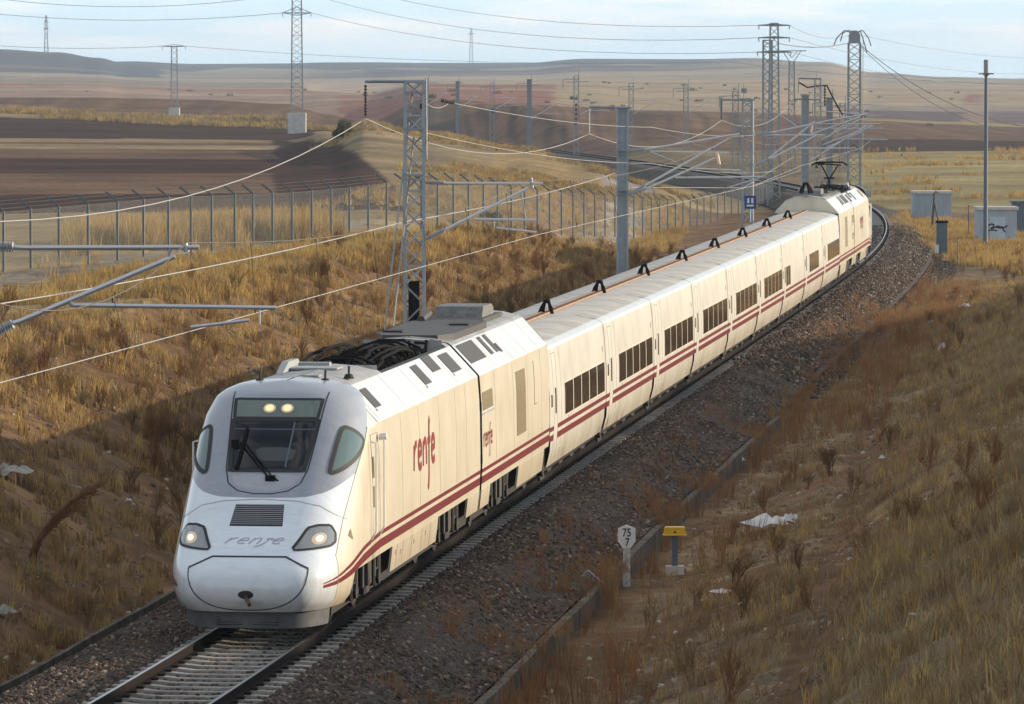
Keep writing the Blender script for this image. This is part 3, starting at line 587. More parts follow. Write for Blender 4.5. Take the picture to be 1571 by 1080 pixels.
# growth along and beyond the fence, on the ridge and round the sheds, placed on the terrain in plan
def area_pts(n, poly, seed, thr=None):
    gg = np.random.default_rng(seed); q = gg.random((n, 2)); a, b_, c, d = [np.array(v, float) for v in poly]
    P2 = (a * (1 - q[:, :1]) + b_ * q[:, :1]) * (1 - q[:, 1:]) + (d * (1 - q[:, :1]) + c * q[:, :1]) * q[:, 1:]
    ed = np.minimum(np.minimum(q[:, 0], 1 - q[:, 0]) * 3, np.minimum(q[:, 1], 1 - q[:, 1]) * 3); P2 = P2[gg.random(n) < np.clip(ed * (.6 + nz01(P2[:, 0], P2[:, 1], 7, seed + 5)), 0, 1)]
    if thr is not None:
        k = nz01(P2[:, 0], P2[:, 1], thr[0], seed) > thr[1]; P2 = P2[k]
    return np.column_stack([P2, terr(P2[:, 0], P2[:, 1])])
X_ = lambda px, Y: ((px - CX) / FPX * Y, Y)
P = np.concatenate([area_pts(9000, (X_(600, 385), X_(1110, 415), X_(1110, 455), X_(600, 440)), 72, (9, .5)),
                    area_pts(9000, (X_(470, 480), X_(930, 440), X_(900, 520), X_(500, 620)), 73, (12, .5))])
scatter('ridge_grass', P, g.uniform(.5, 1.25, len(P)), clumps('gold', 2, 14, .42, .35, .045, .7) + clumps('pale', 5, 14, .42, .35, .045, .7), 'pale golden and olive grass on the ridge beyond the security fence', 'grass')
P = area_pts(17000, (X_(90, 214), X_(520, 238), X_(520, 256), X_(90, 232)), 71, (4, .42))
scatter('fence_grass', P, g.uniform(1.2, 2.9, len(P)), clumps('gold', 4, 14, .46, .22, .02, .5) + clumps('pale', 2, 12, .46, .22, .02, .5), 'tall golden grass growing against the far side of the fence', 'grass')
P = area_pts(7000, (X_(-80, 765), X_(640, 640), X_(560, 740), X_(-80, 830)), 74, (14, .4))
scatter('field_scrub', P, g.uniform(.7, 1.8, len(P)), clumps('pale', 4, 12, .45, .5, .07, .7) + clumps('gold', 1, 12, .45, .4, .07, .7), 'pale scrub along the edge of the dark ploughed field', 'scrub')
P = np.concatenate([area_pts(12000, (X_(1335, 345), X_(1640, 262), X_(1640, 345), X_(1380, 420)), 75, (4, .25)), area_pts(12000, (X_(1330, 395), X_(1700, 395), X_(1700, 720), X_(1300, 720)), 76, (9, .8))])
scatter('trackside_grass', P, g.uniform(.6, 1.3, len(P)), clumps('gold', 4, 14, .50, .25, .04, .4) + clumps('brown', 1, 12, .5, .25, .04, .4), 'bright yellow grass round the lineside cabinets', 'grass')

P = area_pts(350, (X_(-40, 800), X_(1640, 800), X_(1640, 2200), X_(-40, 2200)), 79, (90, .66))
scatter('field_bushes', P, g.uniform(.9, 2.6, len(P)), clumps('hillbush', 3, 26, .35, .5, .12, .8), 'small dark bushes along the edges of the far fields', 'bushes')

# ------------------------------------------------------------------ train
ZS = [.42, .55, .75, 1.0, 1.15, 1.40, 1.75, 2.1, 2.25, 2.62, 3.0, 3.4, 3.7, 3.80, 3.88, 3.94, 3.97]
S0 = [.22, .08, .0, .02, .12, .50, 1.05, 1.55, 1.75, 2.25, 2.75, 3.22, 3.58, 3.75, 4.0, 4.3, 4.6]
WW = [1.30, 1.40, 1.45, 1.475, 1.48, 1.48, 1.48, 1.475, 1.47, 1.455, 1.43, 1.36, 1.22, 1.09, .92, .62, .0]
LL = [2.2, 2.2, 2.2, 2.2, 2.2, 2.1, 2.0, 1.95, 1.9, 1.75, 1.55, 1.35, 1.2, 1.1, 1.0, .9, .7]
PW = [.45, .43, .42, .42, .42, .42, .42, .42, .42, .42, .42, .44, .46, .5, .5, .5, .5]
SM = lambda z, T: .25 * np.interp(z - .09, ZS, T) + .5 * np.interp(z, ZS, T) + .25 * np.interp(z + .09, ZS, T)
def surf(a, z):
    s0, Wd, Ln, p = SM(z, S0), np.interp(z, ZS, WW), SM(z, LL), SM(z, PW); t = min(abs(a), 1) * math.pi / 2
    s = s0 + Ln * (1 - math.cos(t)) + max(abs(a) - 1, 0) * 4; return Vector((math.copysign(Wd * math.sin(t) ** p, a), s, z))
def a_of_w(w, z):
    q = min(abs(w) / np.interp(z, ZS, WW), 1); return math.copysign(math.asin(q ** (1 / SM(z, PW))) * 2 / math.pi, w)
def a_of_s(s, z):
    s0, Ln = SM(z, S0), SM(z, LL); x = (s - s0) / Ln
    return math.acos(1 - max(x, 0)) * 2 / math.pi if x < 1 else 1 + (s - s0 - Ln) / 4
def sw(w, z): return surf(a_of_w(w, z), z)
def snorm(p, f, u, v):
    e = .012; du = f(u + e, v) - f(u - e, v); dv = f(u, v + e) - f(u, v - e); n = du.cross(dv)
    if n.length < 1e-9: return Vector((0, -1, 0))
    n.normalize(); return n if n.y < .15 or n.x * p.x > 0 else -n
def densify(pts, step):
    out = []
    for i, a in enumerate(pts):
        b = pts[(i + 1) % len(pts)]; n = max(1, int(math.hypot(b[0] - a[0], b[1] - a[1]) / step)); out += [(a[0] + (b[0] - a[0]) * k / n, a[1] + (b[1] - a[1]) * k / n) for k in range(n)]
    return out
def smooth_poly(pts, it=2, keep=.18):
    for _ in range(it):
        o = []
        for i, a in enumerate(pts):
            b = pts[(i + 1) % len(pts)]; o += [(a[0] * (1 - keep) + b[0] * keep, a[1] * (1 - keep) + b[1] * keep), (a[0] * keep + b[0] * (1 - keep), a[1] * keep + b[1] * (1 - keep))]
        pts = o
    return pts
def patch(mb, pts, f, off=.01, rings=9, step=.05, mi=None):
    pts = densify(pts, step); cx = sum(p[0] for p in pts) / len(pts); cz = sum(p[1] for p in pts) / len(pts); n = len(pts); vs = []
    for r in range(rings):
        k = 1 - r / rings
        for u, v in pts:
            uu, vv = cx + (u - cx) * k, cz + (v - cz) * k; P = f(uu, vv); vs.append(P + snorm(P, f, uu, vv) * (off if r else off - .006))
    P = f(cx, cz); vs.append(P + snorm(P, f, cx, cz) * off)
    fs = [(r * n + i, r * n + (i + 1) % n, (r + 1) * n + (i + 1) % n, (r + 1) * n + i) for r in range(rings - 1) for i in range(n)] + [((rings - 1) * n + i, (rings - 1) * n + (i + 1) % n, rings * n) for i in range(n)]
    return mb.add(vs, fs, mi)
def ribbon(mb, pts, f, w, off=.006, closed=False, step=.04, mi=None):
    """thin raised band along a line on a surface"""
    P2 = []
    for i in range(len(pts) - (0 if closed else 1)):
        a, b = pts[i], pts[(i + 1) % len(pts)]; n = max(1, int(math.hypot(b[0] - a[0], b[1] - a[1]) / step)); P2 += [(a[0] + (b[0] - a[0]) * k / n, a[1] + (b[1] - a[1]) * k / n) for k in range(n)]
    if not closed: P2.append(pts[-1])
    n = len(P2); vs = []
    Q = [f(*p) for p in P2]
    for i, p in enumerate(P2):
        a = Q[i - 1] if (i or closed) else Q[0]; b = Q[(i + 1) % n] if (i < n - 1 or closed) else Q[-1]; d = (b - a); d = d.normalized() if d.length > 1e-9 else Vector((1, 0, 0)); nn = snorm(Q[i], f, *p); sdv = d.cross(nn).normalized() * w / 2; vs += [Q[i] - sdv + nn * off, Q[i] + sdv + nn * off]
    fs = [(2 * i, 2 * i + 1, 2 * ((i + 1) % n) + 1, 2 * ((i + 1) % n)) for i in range(n if closed else n - 1)]
    return mb.add(vs, fs, mi)
# plane-side surface functions (u = distance along the car, v = height), body side inset follows the profile
WB = ([.45, .9, 1.5, 2.6, 3.2, 3.8, 3.93, 3.97], [1.40, 1.455, 1.482, 1.465, 1.42, .87, .45, 0])
WC = ([.45, .8, 1.3, 2.0, 2.7, 3.05, 3.14, 3.22, 3.28, 3.31, 3.33], [1.36, 1.445, 1.478, 1.472, 1.425, 1.385, 1.30, 1.12, .75, .35, 0])
def side(sg, prof): return lambda u, v: Vector((sg * float(np.interp(v, *prof)), u, v))
def side_flat(mb, u0, u1, v0, v1, sg, prof, off=.006, thick=.012, mi=None):
    """panel lying on the body side: follows the section, has its own thickness"""
    us = (u0, u1); vv = np.linspace(v0, v1, max(2, int((v1 - v0) / .12) + 1)); V = []
    for o in (off, off - thick):
        for v in vv:
            for u in us: V.append((sg * (float(np.interp(v, *prof)) + o), u, v))
    n = len(vv); F = [(2 * i, 2 * i + 1, 2 * i + 3, 2 * i + 2) for i in range(n - 1)]; F += [tuple(2 * n + q for q in f)[::-1] for f in F]
    for i in range(n - 1):
        for c in (0, 1): F.append((2 * i + c, 2 * i + 2 + c, 2 * n + 2 * i + 2 + c, 2 * n + 2 * i + c))
    F += [(0, 1, 2 * n + 1, 2 * n), (2 * n - 2, 2 * n - 1, 4 * n - 1, 4 * n - 2)]
    return mb.add(V, F, mi)
def loft(mb, us, prof_fn, mi=None, zmin=None):
    """full body section swept along the car"""
    rows = []
    for u in us:
        pr = prof_fn(u); L_ = [(w, u, z) for w, z in pr]; rows.append(L_ + [(-w, u, z) for w, z in pr[::-1] if w > 1e-6])
    return mb.grid(np.array(rows), mi)
LOGO = [[(0, 0), (.02, .5), (.04, .96)], [(.03, .55), (.14, .82), (.30, .97), (.46, .98)],
        [(.72, .50), (1.20, .56), (1.20, .80), (1.08, .96), (.92, .98), (.77, .84), (.70, .50), (.74, .18), (.88, .02), (1.06, .02), (1.22, .12)],
        [(1.50, 0), (1.52, .5), (1.54, .96)], [(1.52, .62), (1.66, .88), (1.84, .98), (1.98, .88), (2.02, .6), (2.02, 0)],
        [(2.22, -.95), (2.34, -.80), (2.42, -.4), (2.45, .2), (2.47, .9), (2.52, 1.25), (2.62, 1.55), (2.74, 1.72)], [(2.26, .86), (2.70, .92)],
        [(2.92, .50), (3.38, .56), (3.38, .80), (3.27, .96), (3.12, .98), (2.97, .84), (2.90, .50), (2.94, .18), (3.08, .02), (3.24, .02), (3.40, .12)]]
def logo(mb, f, u0, v0, su, sv, w, off=.007, italic=0, skipf=1.0):
    for st in LOGO: ribbon(mb, [(u0 + (p[0] + italic * p[1]) * su, v0 + p[1] * sv * (skipf if abs(p[1] - .5) > .6 else 1)) for p in st], f, w, off, step=.03)
def wheelset(name, y, r, parent, lat=.87):
    for sg in (-1, 1):
        b = MB(); b.tube((sg * (lat - .06), y, r), (sg * (lat + .05), y, r), r, 28); b.tube((sg * (lat + .05), y, r), (sg * (lat + .10), y, r), r * .35, 14)
        b.tube((sg * (lat - .09), y, r), (sg * (lat - .06), y, r), r + .03, 28); b.tube((0, y, r), (sg * (lat - .08), y, r), .08, 10); b.build(name, M['copperw'], parent)
M['copperw'] = mat('wheel_steel', (.035, .030, .027), .6, .4, var=.3, vs=8)
M['bogie'] = mat('dark_bogie_frame', (.028, .025, .023), .6, .2, var=.5, vs=4)
def bogie(y, parent):
    b = MB()
    for sg in (-1, 1):
        b.prism([(y - 1.9, .55), (y - 1.5, .78), (y - .5, .62), (y + .5, .62), (y + 1.5, .78), (y + 1.9, .55), (y + 1.5, .45), (y + .4, .38), (y - .4, .38), (y - 1.5, .45)], 'x', sg * 1.12, sg * 1.26)
        for w in (-1.4, 1.4):
            b.box((sg * 1.24, y + w, .52), (.16, .34, .30)); b.tube((sg * 1.24, y + w, .52), (sg * 1.37, y + w, .52), .13, 14)
            for q in (-.30, .30): b.tube((sg * 1.26, y + w + q, .55), (sg * 1.26, y + w + q, .92), .085, 10)
            b.tube((sg * 1.33, y + w - .5, .42), (sg * 1.33, y + w - .5, .95), .03, 6)
        for q in (-.45, 0, .45): b.tube((sg * 1.30, y + q, .50), (sg * 1.30, y + q, .95), .06 if q else .10, 8)
        b.box((sg * 1.28, y, .42), (.12, .7, .12))
    b.box((0, y, .6), (2.2, 1.0, .25)); b.build('bogie', M['bogie'], parent)
    for w in (-1.4, 1.4): wheelset('wheel', y + w, .52, parent)
train = empty('passenger_train', (float(trk(0)[0]), float(trk(0)[1]), 0)); tag(train, 'long white and cream passenger train with maroon stripes and a rounded power car leading', 'train')
TL = Vector(train.location)
def place(o, s0, s1, dl=0, flip=False):
    a, b = Vector(trk(s0, dl)), Vector(trk(s1)); d = b - a
    if flip: a, d = Vector(trk(s0)), Vector(trk(s1)) - Vector(trk(s0))
    o.parent = train; o.location = a - TL; o.rotation_euler = (0, 0, -math.atan2(d.x, d.y)); return o
def copy_tree(o, parent=None):
    c = o.copy(); COL.objects.link(c); c.parent = parent
    for ch in list(o.children): copy_tree(ch, c)
    return c
ZLOW = ([0, .15, .35, .55, .72, .95, 1.3], [2.185, 2.20, 2.265, 2.375, 2.475, 2.60, 2.72])
SLN = ([.42, .9, 1.3, 1.8, 2.48, 3.2, 3.8, 3.97], [1.05, 1.0, 1.08, 1.83, 2.95, 4.25, 5.1, 5.3])
def make_power_car():
    b = MB(); cf = [(i / 24) ** 2.38 for i in range(25)]
    def al(z): return a_of_s(float(np.interp(z, *SLN)), z)
    def half(sg, rows_fn, mi):
        G = []
        for r in range(rows_fn[0]):
            row = []
            for c in cf:
                z = rows_fn[1](r, c); row.append(surf(sg * c * al(z), z))
            G.append(row)
        b.grid(np.array([[tuple(v) for v in q] for q in G]), mi, flip=sg > 0)
    def zlo(c): return float(np.interp(c * .78, *ZLOW))
    for sg in (-1, 1):
        half(sg, (34, lambda r, c: .45 + (zlo(c) - .45) * r / 33), 0)
        half(sg, (34, lambda r, c: zlo(c) + (3.969 - zlo(c)) * (r / 33) ** .9), 1)
        # cream side behind the slanting joint of the cab shell
        for z0, z1, n, send in ((.45, .95, 5, 2.25), (.95, 3.969, 40, 5.4)):
            G = []
            for r in range(n):
                z = z0 + (z1 - z0) * r / (n - 1); sl = float(np.interp(z, *SLN)); e = send - (.0 if z0 > .5 else (.95 - z) * .5); row = []
                for k in range(17):
                    s = sl + (max(e, sl + .05) - sl) * k / 16; P = surf(sg * a_of_s(s, z), z); t = min(max((s - 3.9) / 1.5, 0), 1); t = t * t * (3 - 2 * t)
                    P.x = P.x * (1 - t) + sg * float(np.interp(z, *WB)) * t; P.y = s; row.append(tuple(P))
                G.append(row)
            b.grid(np.array(G), 2 if z0 < .5 else 2, flip=sg > 0)
    # long side walls, roof and fairings
    lo = [(w, z) for z, w in zip(*[list(np.linspace(.95, 3.2, 14)), list(np.interp(np.linspace(.95, 3.2, 14), *WB))])]
    for sg in (-1, 1): b.grid(np.array([[(sg * w, u, z) for w, z in lo] for u in (5.4, 10, 15, 19.85)]), 2, flip=sg < 0)
    def roofp(u, well): return [(1.42, 3.2), (1.40, 3.235), (.87, 3.80)] + ([(.80, 3.83), (.78, 3.45), (.01, 3.45)] if well else [(.80, 3.85), (.45, 3.93), (.01, 3.965)])
    for u0, u1, well in ((5.4, 9.9, 0), (9.9, 19.3, 1), (19.3, 19.85, 0)):
        for sg in (-1, 1):
            pr = roofp(u0, well); b.grid(np.array([[(sg * w, u, z) for w, z in pr[:3]] for u in (u0, u1)]), 3, flip=sg < 0); b.grid(np.array([[(sg * w, u, z) for w, z in pr[2:]] for u in (u0, u1)]), 6 if well else 4, flip=sg < 0)
    b.box((0, 9.9, 3.69), (1.56, .02, .5), mi=4); b.box((0, 19.3, 3.69), (1.56, .02, .5), mi=4)
    rear = [(1.455, .95), (1.482, 1.5), (1.465, 2.6), (1.42, 3.2), (.87, 3.8), (.45, 3.93)]
    b.prism(rear + [(-w, z) for w, z in rear[::-1]], 'y', 19.80, 19.86, mi=5)
    b.prism([(w, z) for w, z in [(1.2, .30), (1.28, .95), (-1.28, .95), (-1.2, .30)]], 'y', 1.3, 19.7, mi=5)
    body = b.build('power_car', [M['nose'], M['grey'], M['cream'], M['fairing'], M['roofgrey'], M['black'], M['black']], smooth=True)
    body.data.polygons.foreach_set('use_smooth', [True] * len(body.data.polygons)); body.data.set_sharp_from_angle(angle=R(32))
    # windscreen and lamp strip
    SC = [(-.62, 2.59), (.62, 2.59), (.715, 3.365), (-.715, 3.365)]; TS = [(-.70, 3.395), (.70, 3.395), (.735, 3.69), (-.735, 3.69)]
    f = MB(); ribbon(f, SC, sw, .075, .013, True); ribbon(f, TS, sw, .055, .013, True); f.build('windscreen_frame', M['seam'], body)
    g_ = MB(); patch(g_, SC, sw, .010, 10); gl = g_.build('windscreen', M['glass'], body, smooth=True)
    g_ = MB(); patch(g_, TS, sw, .010, 10); g_.build('lamp_strip', M['stripglass'], body, smooth=True)
    d_ = MB(); patch(d_, smooth_poly([(-.22, 2.72), (.42, 2.72), (.50, 2.90), (.30, 2.96), (-.30, 2.95)], 1), sw, .0125, 5); d_.build('dashboard', M['whitecab_dim'], body, smooth=True)
    d_ = MB(); ribbon(d_, [(.30, 2.64), (.335, 3.33)], sw, .025, .0135); ribbon(d_, [(-.68, 3.22), (.70, 3.22)], sw, .02, .0135); build_each(d_, 'sun_blind', M['bluegrey'], body)
    for w in (-.13, .17):
        l_ = MB(); c = sw(w, 3.545); n = snorm(c, sw, w, 3.545); l_.tube(c + n * .005, c + n * .03, .070, 20); l_.build('marker_lamp', M['lamp'], body)
        l_ = MB(); l_.tube(c + n * .002, c + n * .02, .105, 20); l_.build('lamp_halo', M['lampdim'], body)  # wider glowing disc, painted halo round the marker lamp
    # rounded panel under and round the windscreen
    PN = [(-.80, 3.80), (-.76, 3.40), (-.685, 2.62), (-.60, 2.40), (-.42, 2.29), (-.15, 2.245), (.15, 2.245), (.42, 2.29), (.60, 2.40), (.685, 2.62), (.76, 3.40), (.80, 3.80)]
    f = MB(); ribbon(f, PN, sw, .022, .004); build_each(f, 'panel_seam', M['seam'], body)
    f = MB(); patch(f, smooth_poly([(-.63, 2.54), (-.50, 2.36), (-.15, 2.275), (.15, 2.275), (.50, 2.36), (.63, 2.54)], 1), sw, .004, 6); f.build('apron_panel', M['greylight'], body, smooth=True)
    f = MB(); pv = sw(.05, 2.50) + Vector((0, -.03, 0)); ends = [sw(-.52, 3.02) + Vector((0, -.05, .0)), sw(-.40, 2.98) + Vector((0, -.05, 0))]
    f.tube(pv, ends[0], .014, 6); f.tube(pv + Vector((.06, -.01, .02)), ends[1], .012, 6); f.box(tuple(pv + Vector((.04, -.02, -.02))), (.16, .10, .10)); f.tube(pv + Vector((.1, -.05, 0)), pv + Vector((.2, -.05, -.09)), .018, 6)
    f.tube(sw(-.50, 2.62) + Vector((0, -.06, 0)), sw(-.44, 3.24) + Vector((0, -.06, 0)), .028, 6); f.box(tuple(sw(-.60, 3.0) + Vector((0, -.06, 0))), (.12, .08, .14)); f.build('wiper', M['rubber'], body)
    # side windows of the cab
    SWN = [(.405, 3.27), (.62, 3.17), (.80, 3.02), (.765, 2.885), (.645, 2.745), (.485, 2.63), (.364, 2.56), (.282, 2.54), (.298, 2.755), (.33, 3.025)]
    for sg in (-1, 1):
        P = smooth_poly([(sg * a, z) for a, z in SWN], 2, .2); f = MB(); ribbon(f, P, surf, .075, .012, True, .03); f.build('side_window_frame', M['seam'], body)
        g_ = MB(); patch(g_, P, surf, .010, 8, .03); g_.build('side_window', M['glassgrn'], body, smooth=True)
    # headlights
    HLP = [(.092, 1.415), (.172, 1.74), (.256, 1.775), (.396, 1.762), (.48, 1.64), (.502, 1.51), (.444, 1.455), (.254, 1.432)]
    for sg in (-1, 1):
        P = [(sg * a, z) for a, z in HLP]; f = MB(); ribbon(f, smooth_poly(P, 1, .12), surf, .045, .012, True, .02); hb = MB(); patch(hb, smooth_poly(P, 1, .12), surf, .008, 7, .03)
        h_ = hb.build('headlight', M['reflector'], body, smooth=True); f.build('headlight_rim', M['seam'], body)
        l_ = MB(); a0, z0 = sg * .30, 1.575; patch(l_, [(a0 + .085 * math.cos(t), z0 + .095 * math.sin(t)) for t in np.linspace(0, 6.28, 17)[:-1]], surf, .012, 4); l_.build('headlight_halo', M['lampdim'], body, smooth=True)  # faintly glowing disc stands in for soft glare round the bulb
        l_ = MB(); patch(l_, [(a0 + .045 * math.cos(t), z0 + .052 * math.sin(t)) for t in np.linspace(0, 6.28, 17)[:-1]], surf, .016, 4); l_.build('headlight_bulb', M['lamphot'], body, smooth=True)
    # nose flap, coupler hole, grille, hood seam, joint line
    FL = [(.98, 1.15)] + [(.98 * math.cos(t) ** .8, 1.15 - .672 * math.sin(t) ** .85) for t in np.linspace(.12, math.pi / 2, 12)]; FL = FL[:-1] + [(-a, z) for a, z in FL[:-1][::-1]]
    f = MB(); ribbon(f, FL, sw, .022, .004, False); ribbon(f, [(-.98, 1.15), (-.60, 1.325), (.60, 1.325), (.98, 1.15)], sw, .04, .006); f.build('nose_flap_seam', M['seam'], body)
    f = MB(); patch(f, [(.13 * math.cos(t), .74 + .07 * math.sin(t)) for t in np.linspace(0, 6.28, 15)[:-1]], sw, .008, 3); f.build('coupler_opening', M['seam'], body)
    f = MB(); f.tube((.0, .02, .70), (.10, -.22, .60), .035, 8); f.build('coupler_hook', M['copper'], body)
    f = MB(); patch(f, [(-.44, 1.765), (.44, 1.765), (.40, 2.09), (-.40, 2.09)], sw, .006, 4); gr = f.build('grille', M['seam'], body)
    f = MB()
    for i in range(11): z = 1.79 + i * .028; ribbon(f, [(-.42 + i * .002, z), (.42 - i * .002, z)], sw, .013, .014)
    f.build('grille_slats', M['greylight'], body)
    f = MB(); ribbon(f, [(-1.40, 1.80), (-.98, 2.06), (-.62, 2.135), (0, 2.165), (.62, 2.135), (.98, 2.06), (1.37, 1.82)], sw, .014, .004)
    for sg in (-1, 1):
        fz = lambda s, z, sg=sg: (lambda P, t: Vector((P.x * (1 - t) + sg * float(np.interp(z, *WB)) * t, s, z)))(surf(sg * a_of_s(s, z), z), min(max((s - 3.9) / 1.5, 0), 1) ** 2 * (3 - 2 * min(max((s - 3.9) / 1.5, 0), 1)))
        ribbon(f, [(float(np.interp(z, *SLN)), z) for z in np.linspace(.6, 3.2, 16)], fz, .018, .006)
        # stripes sweeping down over the cab side
        st = MB()
        for ups, dns in (([(.50, .90), (.9, .96), (1.5, 1.07), (2.3, 1.18), (3.2, 1.27), (4.2, 1.32), (5.4, 1.36)], [(.50, .882), (.9, .93), (1.5, 1.02), (2.3, 1.11), (3.2, 1.195), (4.2, 1.25), (5.4, 1.285)]), ([(.48, .865), (.9, .90), (1.5, .975), (2.3, 1.06), (3.2, 1.14), (4.2, 1.185), (5.4, 1.215)], [(.48, .815), (.9, .835), (1.5, .885), (2.3, .94), (3.2, 1.0), (4.2, 1.04), (5.4, 1.065)])):
            V = []
            for s in np.linspace(.5, 5.4, 50):
                for z in (np.interp(s, *zip(*ups)), np.interp(s, *zip(*dns))):
                    P = fz(s, float(z)); V.append((P.x + sg * .006 * min(1, s - .2), P.y - .006 * max(0, 1.4 - s), P.z))
            st.add(V, [(2 * i, 2 * i + 1, 2 * i + 3, 2 * i + 2) for i in range(49)])
        side_flat(st, 5.4, 19.85, 1.285, 1.36, sg, WB); side_flat(st, 5.4, 19.85, 1.065, 1.215, sg, WB)
        build_each(st, 'stripe', M['red'], body)
        lg = MB(); logo(lg, (side(1, WB) if sg > 0 else (lambda u, v: Vector((-float(np.interp(v, *WB)), 24 - u, v)))), 9.75, 2.06, .86, .47, .13, .009); lg.build('logo', M['redlogo'], body)
        tr_ = MB(); tr_.add([fz(2.05, 1.66) + Vector((sg * .012, 0, 0)), fz(1.86, 1.56) + Vector((sg * .012, 0, 0)), fz(2.1, 1.48) + Vector((sg * .012, 0, 0))], [(0, 1, 2)]); tr_.build('jacking_mark', M['gold'], body)
        # cab door with handrails
        dr = MB()
        for u in (4.35, 5.25): side_flat(dr, u - .008, u + .008, .98, 3.05, sg, WB, .004)
        side_flat(dr, 4.35, 5.25, 3.04, 3.055, sg, WB, .004); build_each(dr, 'door_outline', M['thinline'], body)
        hr_ = MB()
        for u in (4.15, 5.15):
            x = sg * 1.56; hr_.path([(sg * 1.47, u, 2.95), (x, u, 2.93), (x, u, 2.2), (x, u, 1.45), (sg * 1.48, u, 1.30)], .018, 6)
        hr_.tube((sg * 1.47, 5.2, 2.97), (sg * 1.60, 5.2, 2.98), .06, 10); build_each(hr_, 'handrail', M['white'], body)
        hd = MB()
        for z in (2.0, 2.5): side_flat(hd, 4.42, 4.56, z - .18, z + .18, sg, WB, .010)
        build_each(hd, 'door_handle', M['gold'], body)
        sk = MB(); side_flat(sk, 6.95, 13.3, .50, .95, sg, WB, .004, .04); side_flat(sk, 17.9, 19.82, .56, .95, sg, WB, .004, .04); build_each(sk, 'skirt_panel', M['cream'], body)
        bx = MB()
        for u in (7.6, 8.4, 9.6, 11, 12.2): side_flat(bx, u, u + .012, .52, .93, sg, WB, .008)
        for u, z in ((7.4, .8), (8.1, .75), (9.9, .78), (11.5, .8)): side_flat(bx, u, u + .12, z - .04, z + .05, sg, WB, .010)
        for u in (8.2, 10.6, 13.5, 16, 17.6): side_flat(bx, u, u + .012, 1.38, 3.16, sg, WB, .003)
        build_each(bx, 'panel_seam', M['thinline'], body)
        # louvres in the sloping roof fairing
        sl_ = lambda u, k: Vector((sg * (1.40 - .53 * k), u, 3.235 + .565 * k))
        for u0, u1, k0, k1 in ((6.3, 7.05, .28, .82), (13.2, 14.1, .30, .88), (15.2, 16.4, .52, 1.0), (17.3, 18.7, .30, .88)):
            lv = MB(); nv = Vector((sg * .73, 0, .68)); V = [sl_(u0, k0) + nv * .012, sl_(u1, k0) + nv * .012, sl_(u1, k1) + nv * .012, sl_(u0, k1) + nv * .012]; V += [v - nv * .03 for v in V]; lv.add(V, [(0, 1, 2, 3), (0, 4, 5, 1), (1, 5, 6, 2), (2, 6, 7, 3), (3, 7, 4, 0)]); lv.build('roof_louvre', M['louvre'], body)
            if k1 < .95:
                lf = MB(); V = [sl_(u0 - .06, k0 - .10) + nv * .02, sl_(u1 + .06, k0 - .10) + nv * .02, sl_(u1 + .06, k0 - .03) + nv * .02, sl_(u0 - .06, k0 - .03) + nv * .02]; lf.add(V, [(0, 1, 2, 3)]); lf.build('louvre_sill', M['nose'], body)
        pj = MB()
        for u in (5.75, 9.3, 12.0, 16.9, 19.2): V = [sl_(u, 0) + nv * .003, sl_(u + .02, 0) + nv * .003, sl_(u + .02, 1) + nv * .003, sl_(u, 1) + nv * .003]; pj.add(V, [(0, 1, 2, 3)])
        build_each(pj, 'fairing_joint', M['thinline'], body)
    f.build('body_seam', M['thinline'], body)
    lg = MB(); logo(lg, sw, -.45, 1.51, .262, .085, .020, .007, .35, .5); lg.build('nose_logo', M['noselogo'], body)
    # snow plough valance under the nose
    v = MB(); rows = []
    for a in np.linspace(-.62, .62, 25): P = surf(a, .55); rows.append([(P.x * .93, P.y + .18, .46), (P.x * .90, P.y + .22, .17)])
    v.grid(np.array(rows)); v.build('valance', M['valance'], body, smooth=True)
    v = MB()
    for x0, x1 in ((-.52, -.1), (.08, .50)):
        for z in (.23, .27, .31, .35): v.box(((x0 + x1) / 2, .33, z), (x1 - x0, .05, .016))
    v.build('valance_slots', M['seam'], body)
    for y in (4.55, 15.6): bogie(y, body)
    # roof fittings
    for x, y in ((-.55, 5.0), (.55, 5.15), (.75, 6.6)):
        h_ = MB(); h_.tube((x, y, 3.88), (x, y, 3.96), .10, 10, .06); h_.tube((x, y, 3.96), (x, y + .02, 4.10), .022, 6); h_.build('antenna', M['black'], body)
    h_ = MB(); h_.box((.2, 5.9, 3.965), (.3, .3, .03)); h_.box((-.1, 8.3, 3.975), (.9, .7, .03)); h_.build('roof_hatch', M['roofgrey'], body)
    h_ = MB(); h_.prism([(7.2, 3.93), (9.4, 3.93), (9.0, 4.10), (7.9, 4.10)], 'x', -.62, -.50); h_.box((-.3, 9.2, 3.99), (.7, .25, .07)); h_.build('roof_box', M['whitecab'], body)
    c = MB(); r = random.Random(4)
    for i in range(9):
        x = -.70 + i * .17 + r.uniform(-.05, .05); y0, y1 = 9.9 + r.uniform(0, .5), 17.2 + r.uniform(-1.2, 1.4); c.path([(x + r.uniform(-.04, .04), y0 + (y1 - y0) * t + r.uniform(-.05, .05), 3.5 + (.54 + .06 * math.sin(i * 2.3)) * math.sin(math.pi * t) ** .38) for t in np.linspace(0.001, .999, 16)], .032, 6)
    for i in range(70): x, y = r.uniform(-.72, .72), r.uniform(10.1, 19.0); c.tube((x, y, 3.45), (x + r.uniform(-.1, .1), y + r.uniform(-.1, .1), 3.45 + r.uniform(.25, .52)), r.uniform(.02, .06), 6)
    for i in range(30): x, y, z = r.uniform(-.6, .6), r.uniform(10.2, 18.8), r.uniform(3.6, 3.95); c.tube((x, y, z), (x + r.uniform(-.5, .5), y + r.uniform(-.7, .7), z + r.uniform(-.1, .1)), r.uniform(.015, .035), 5)
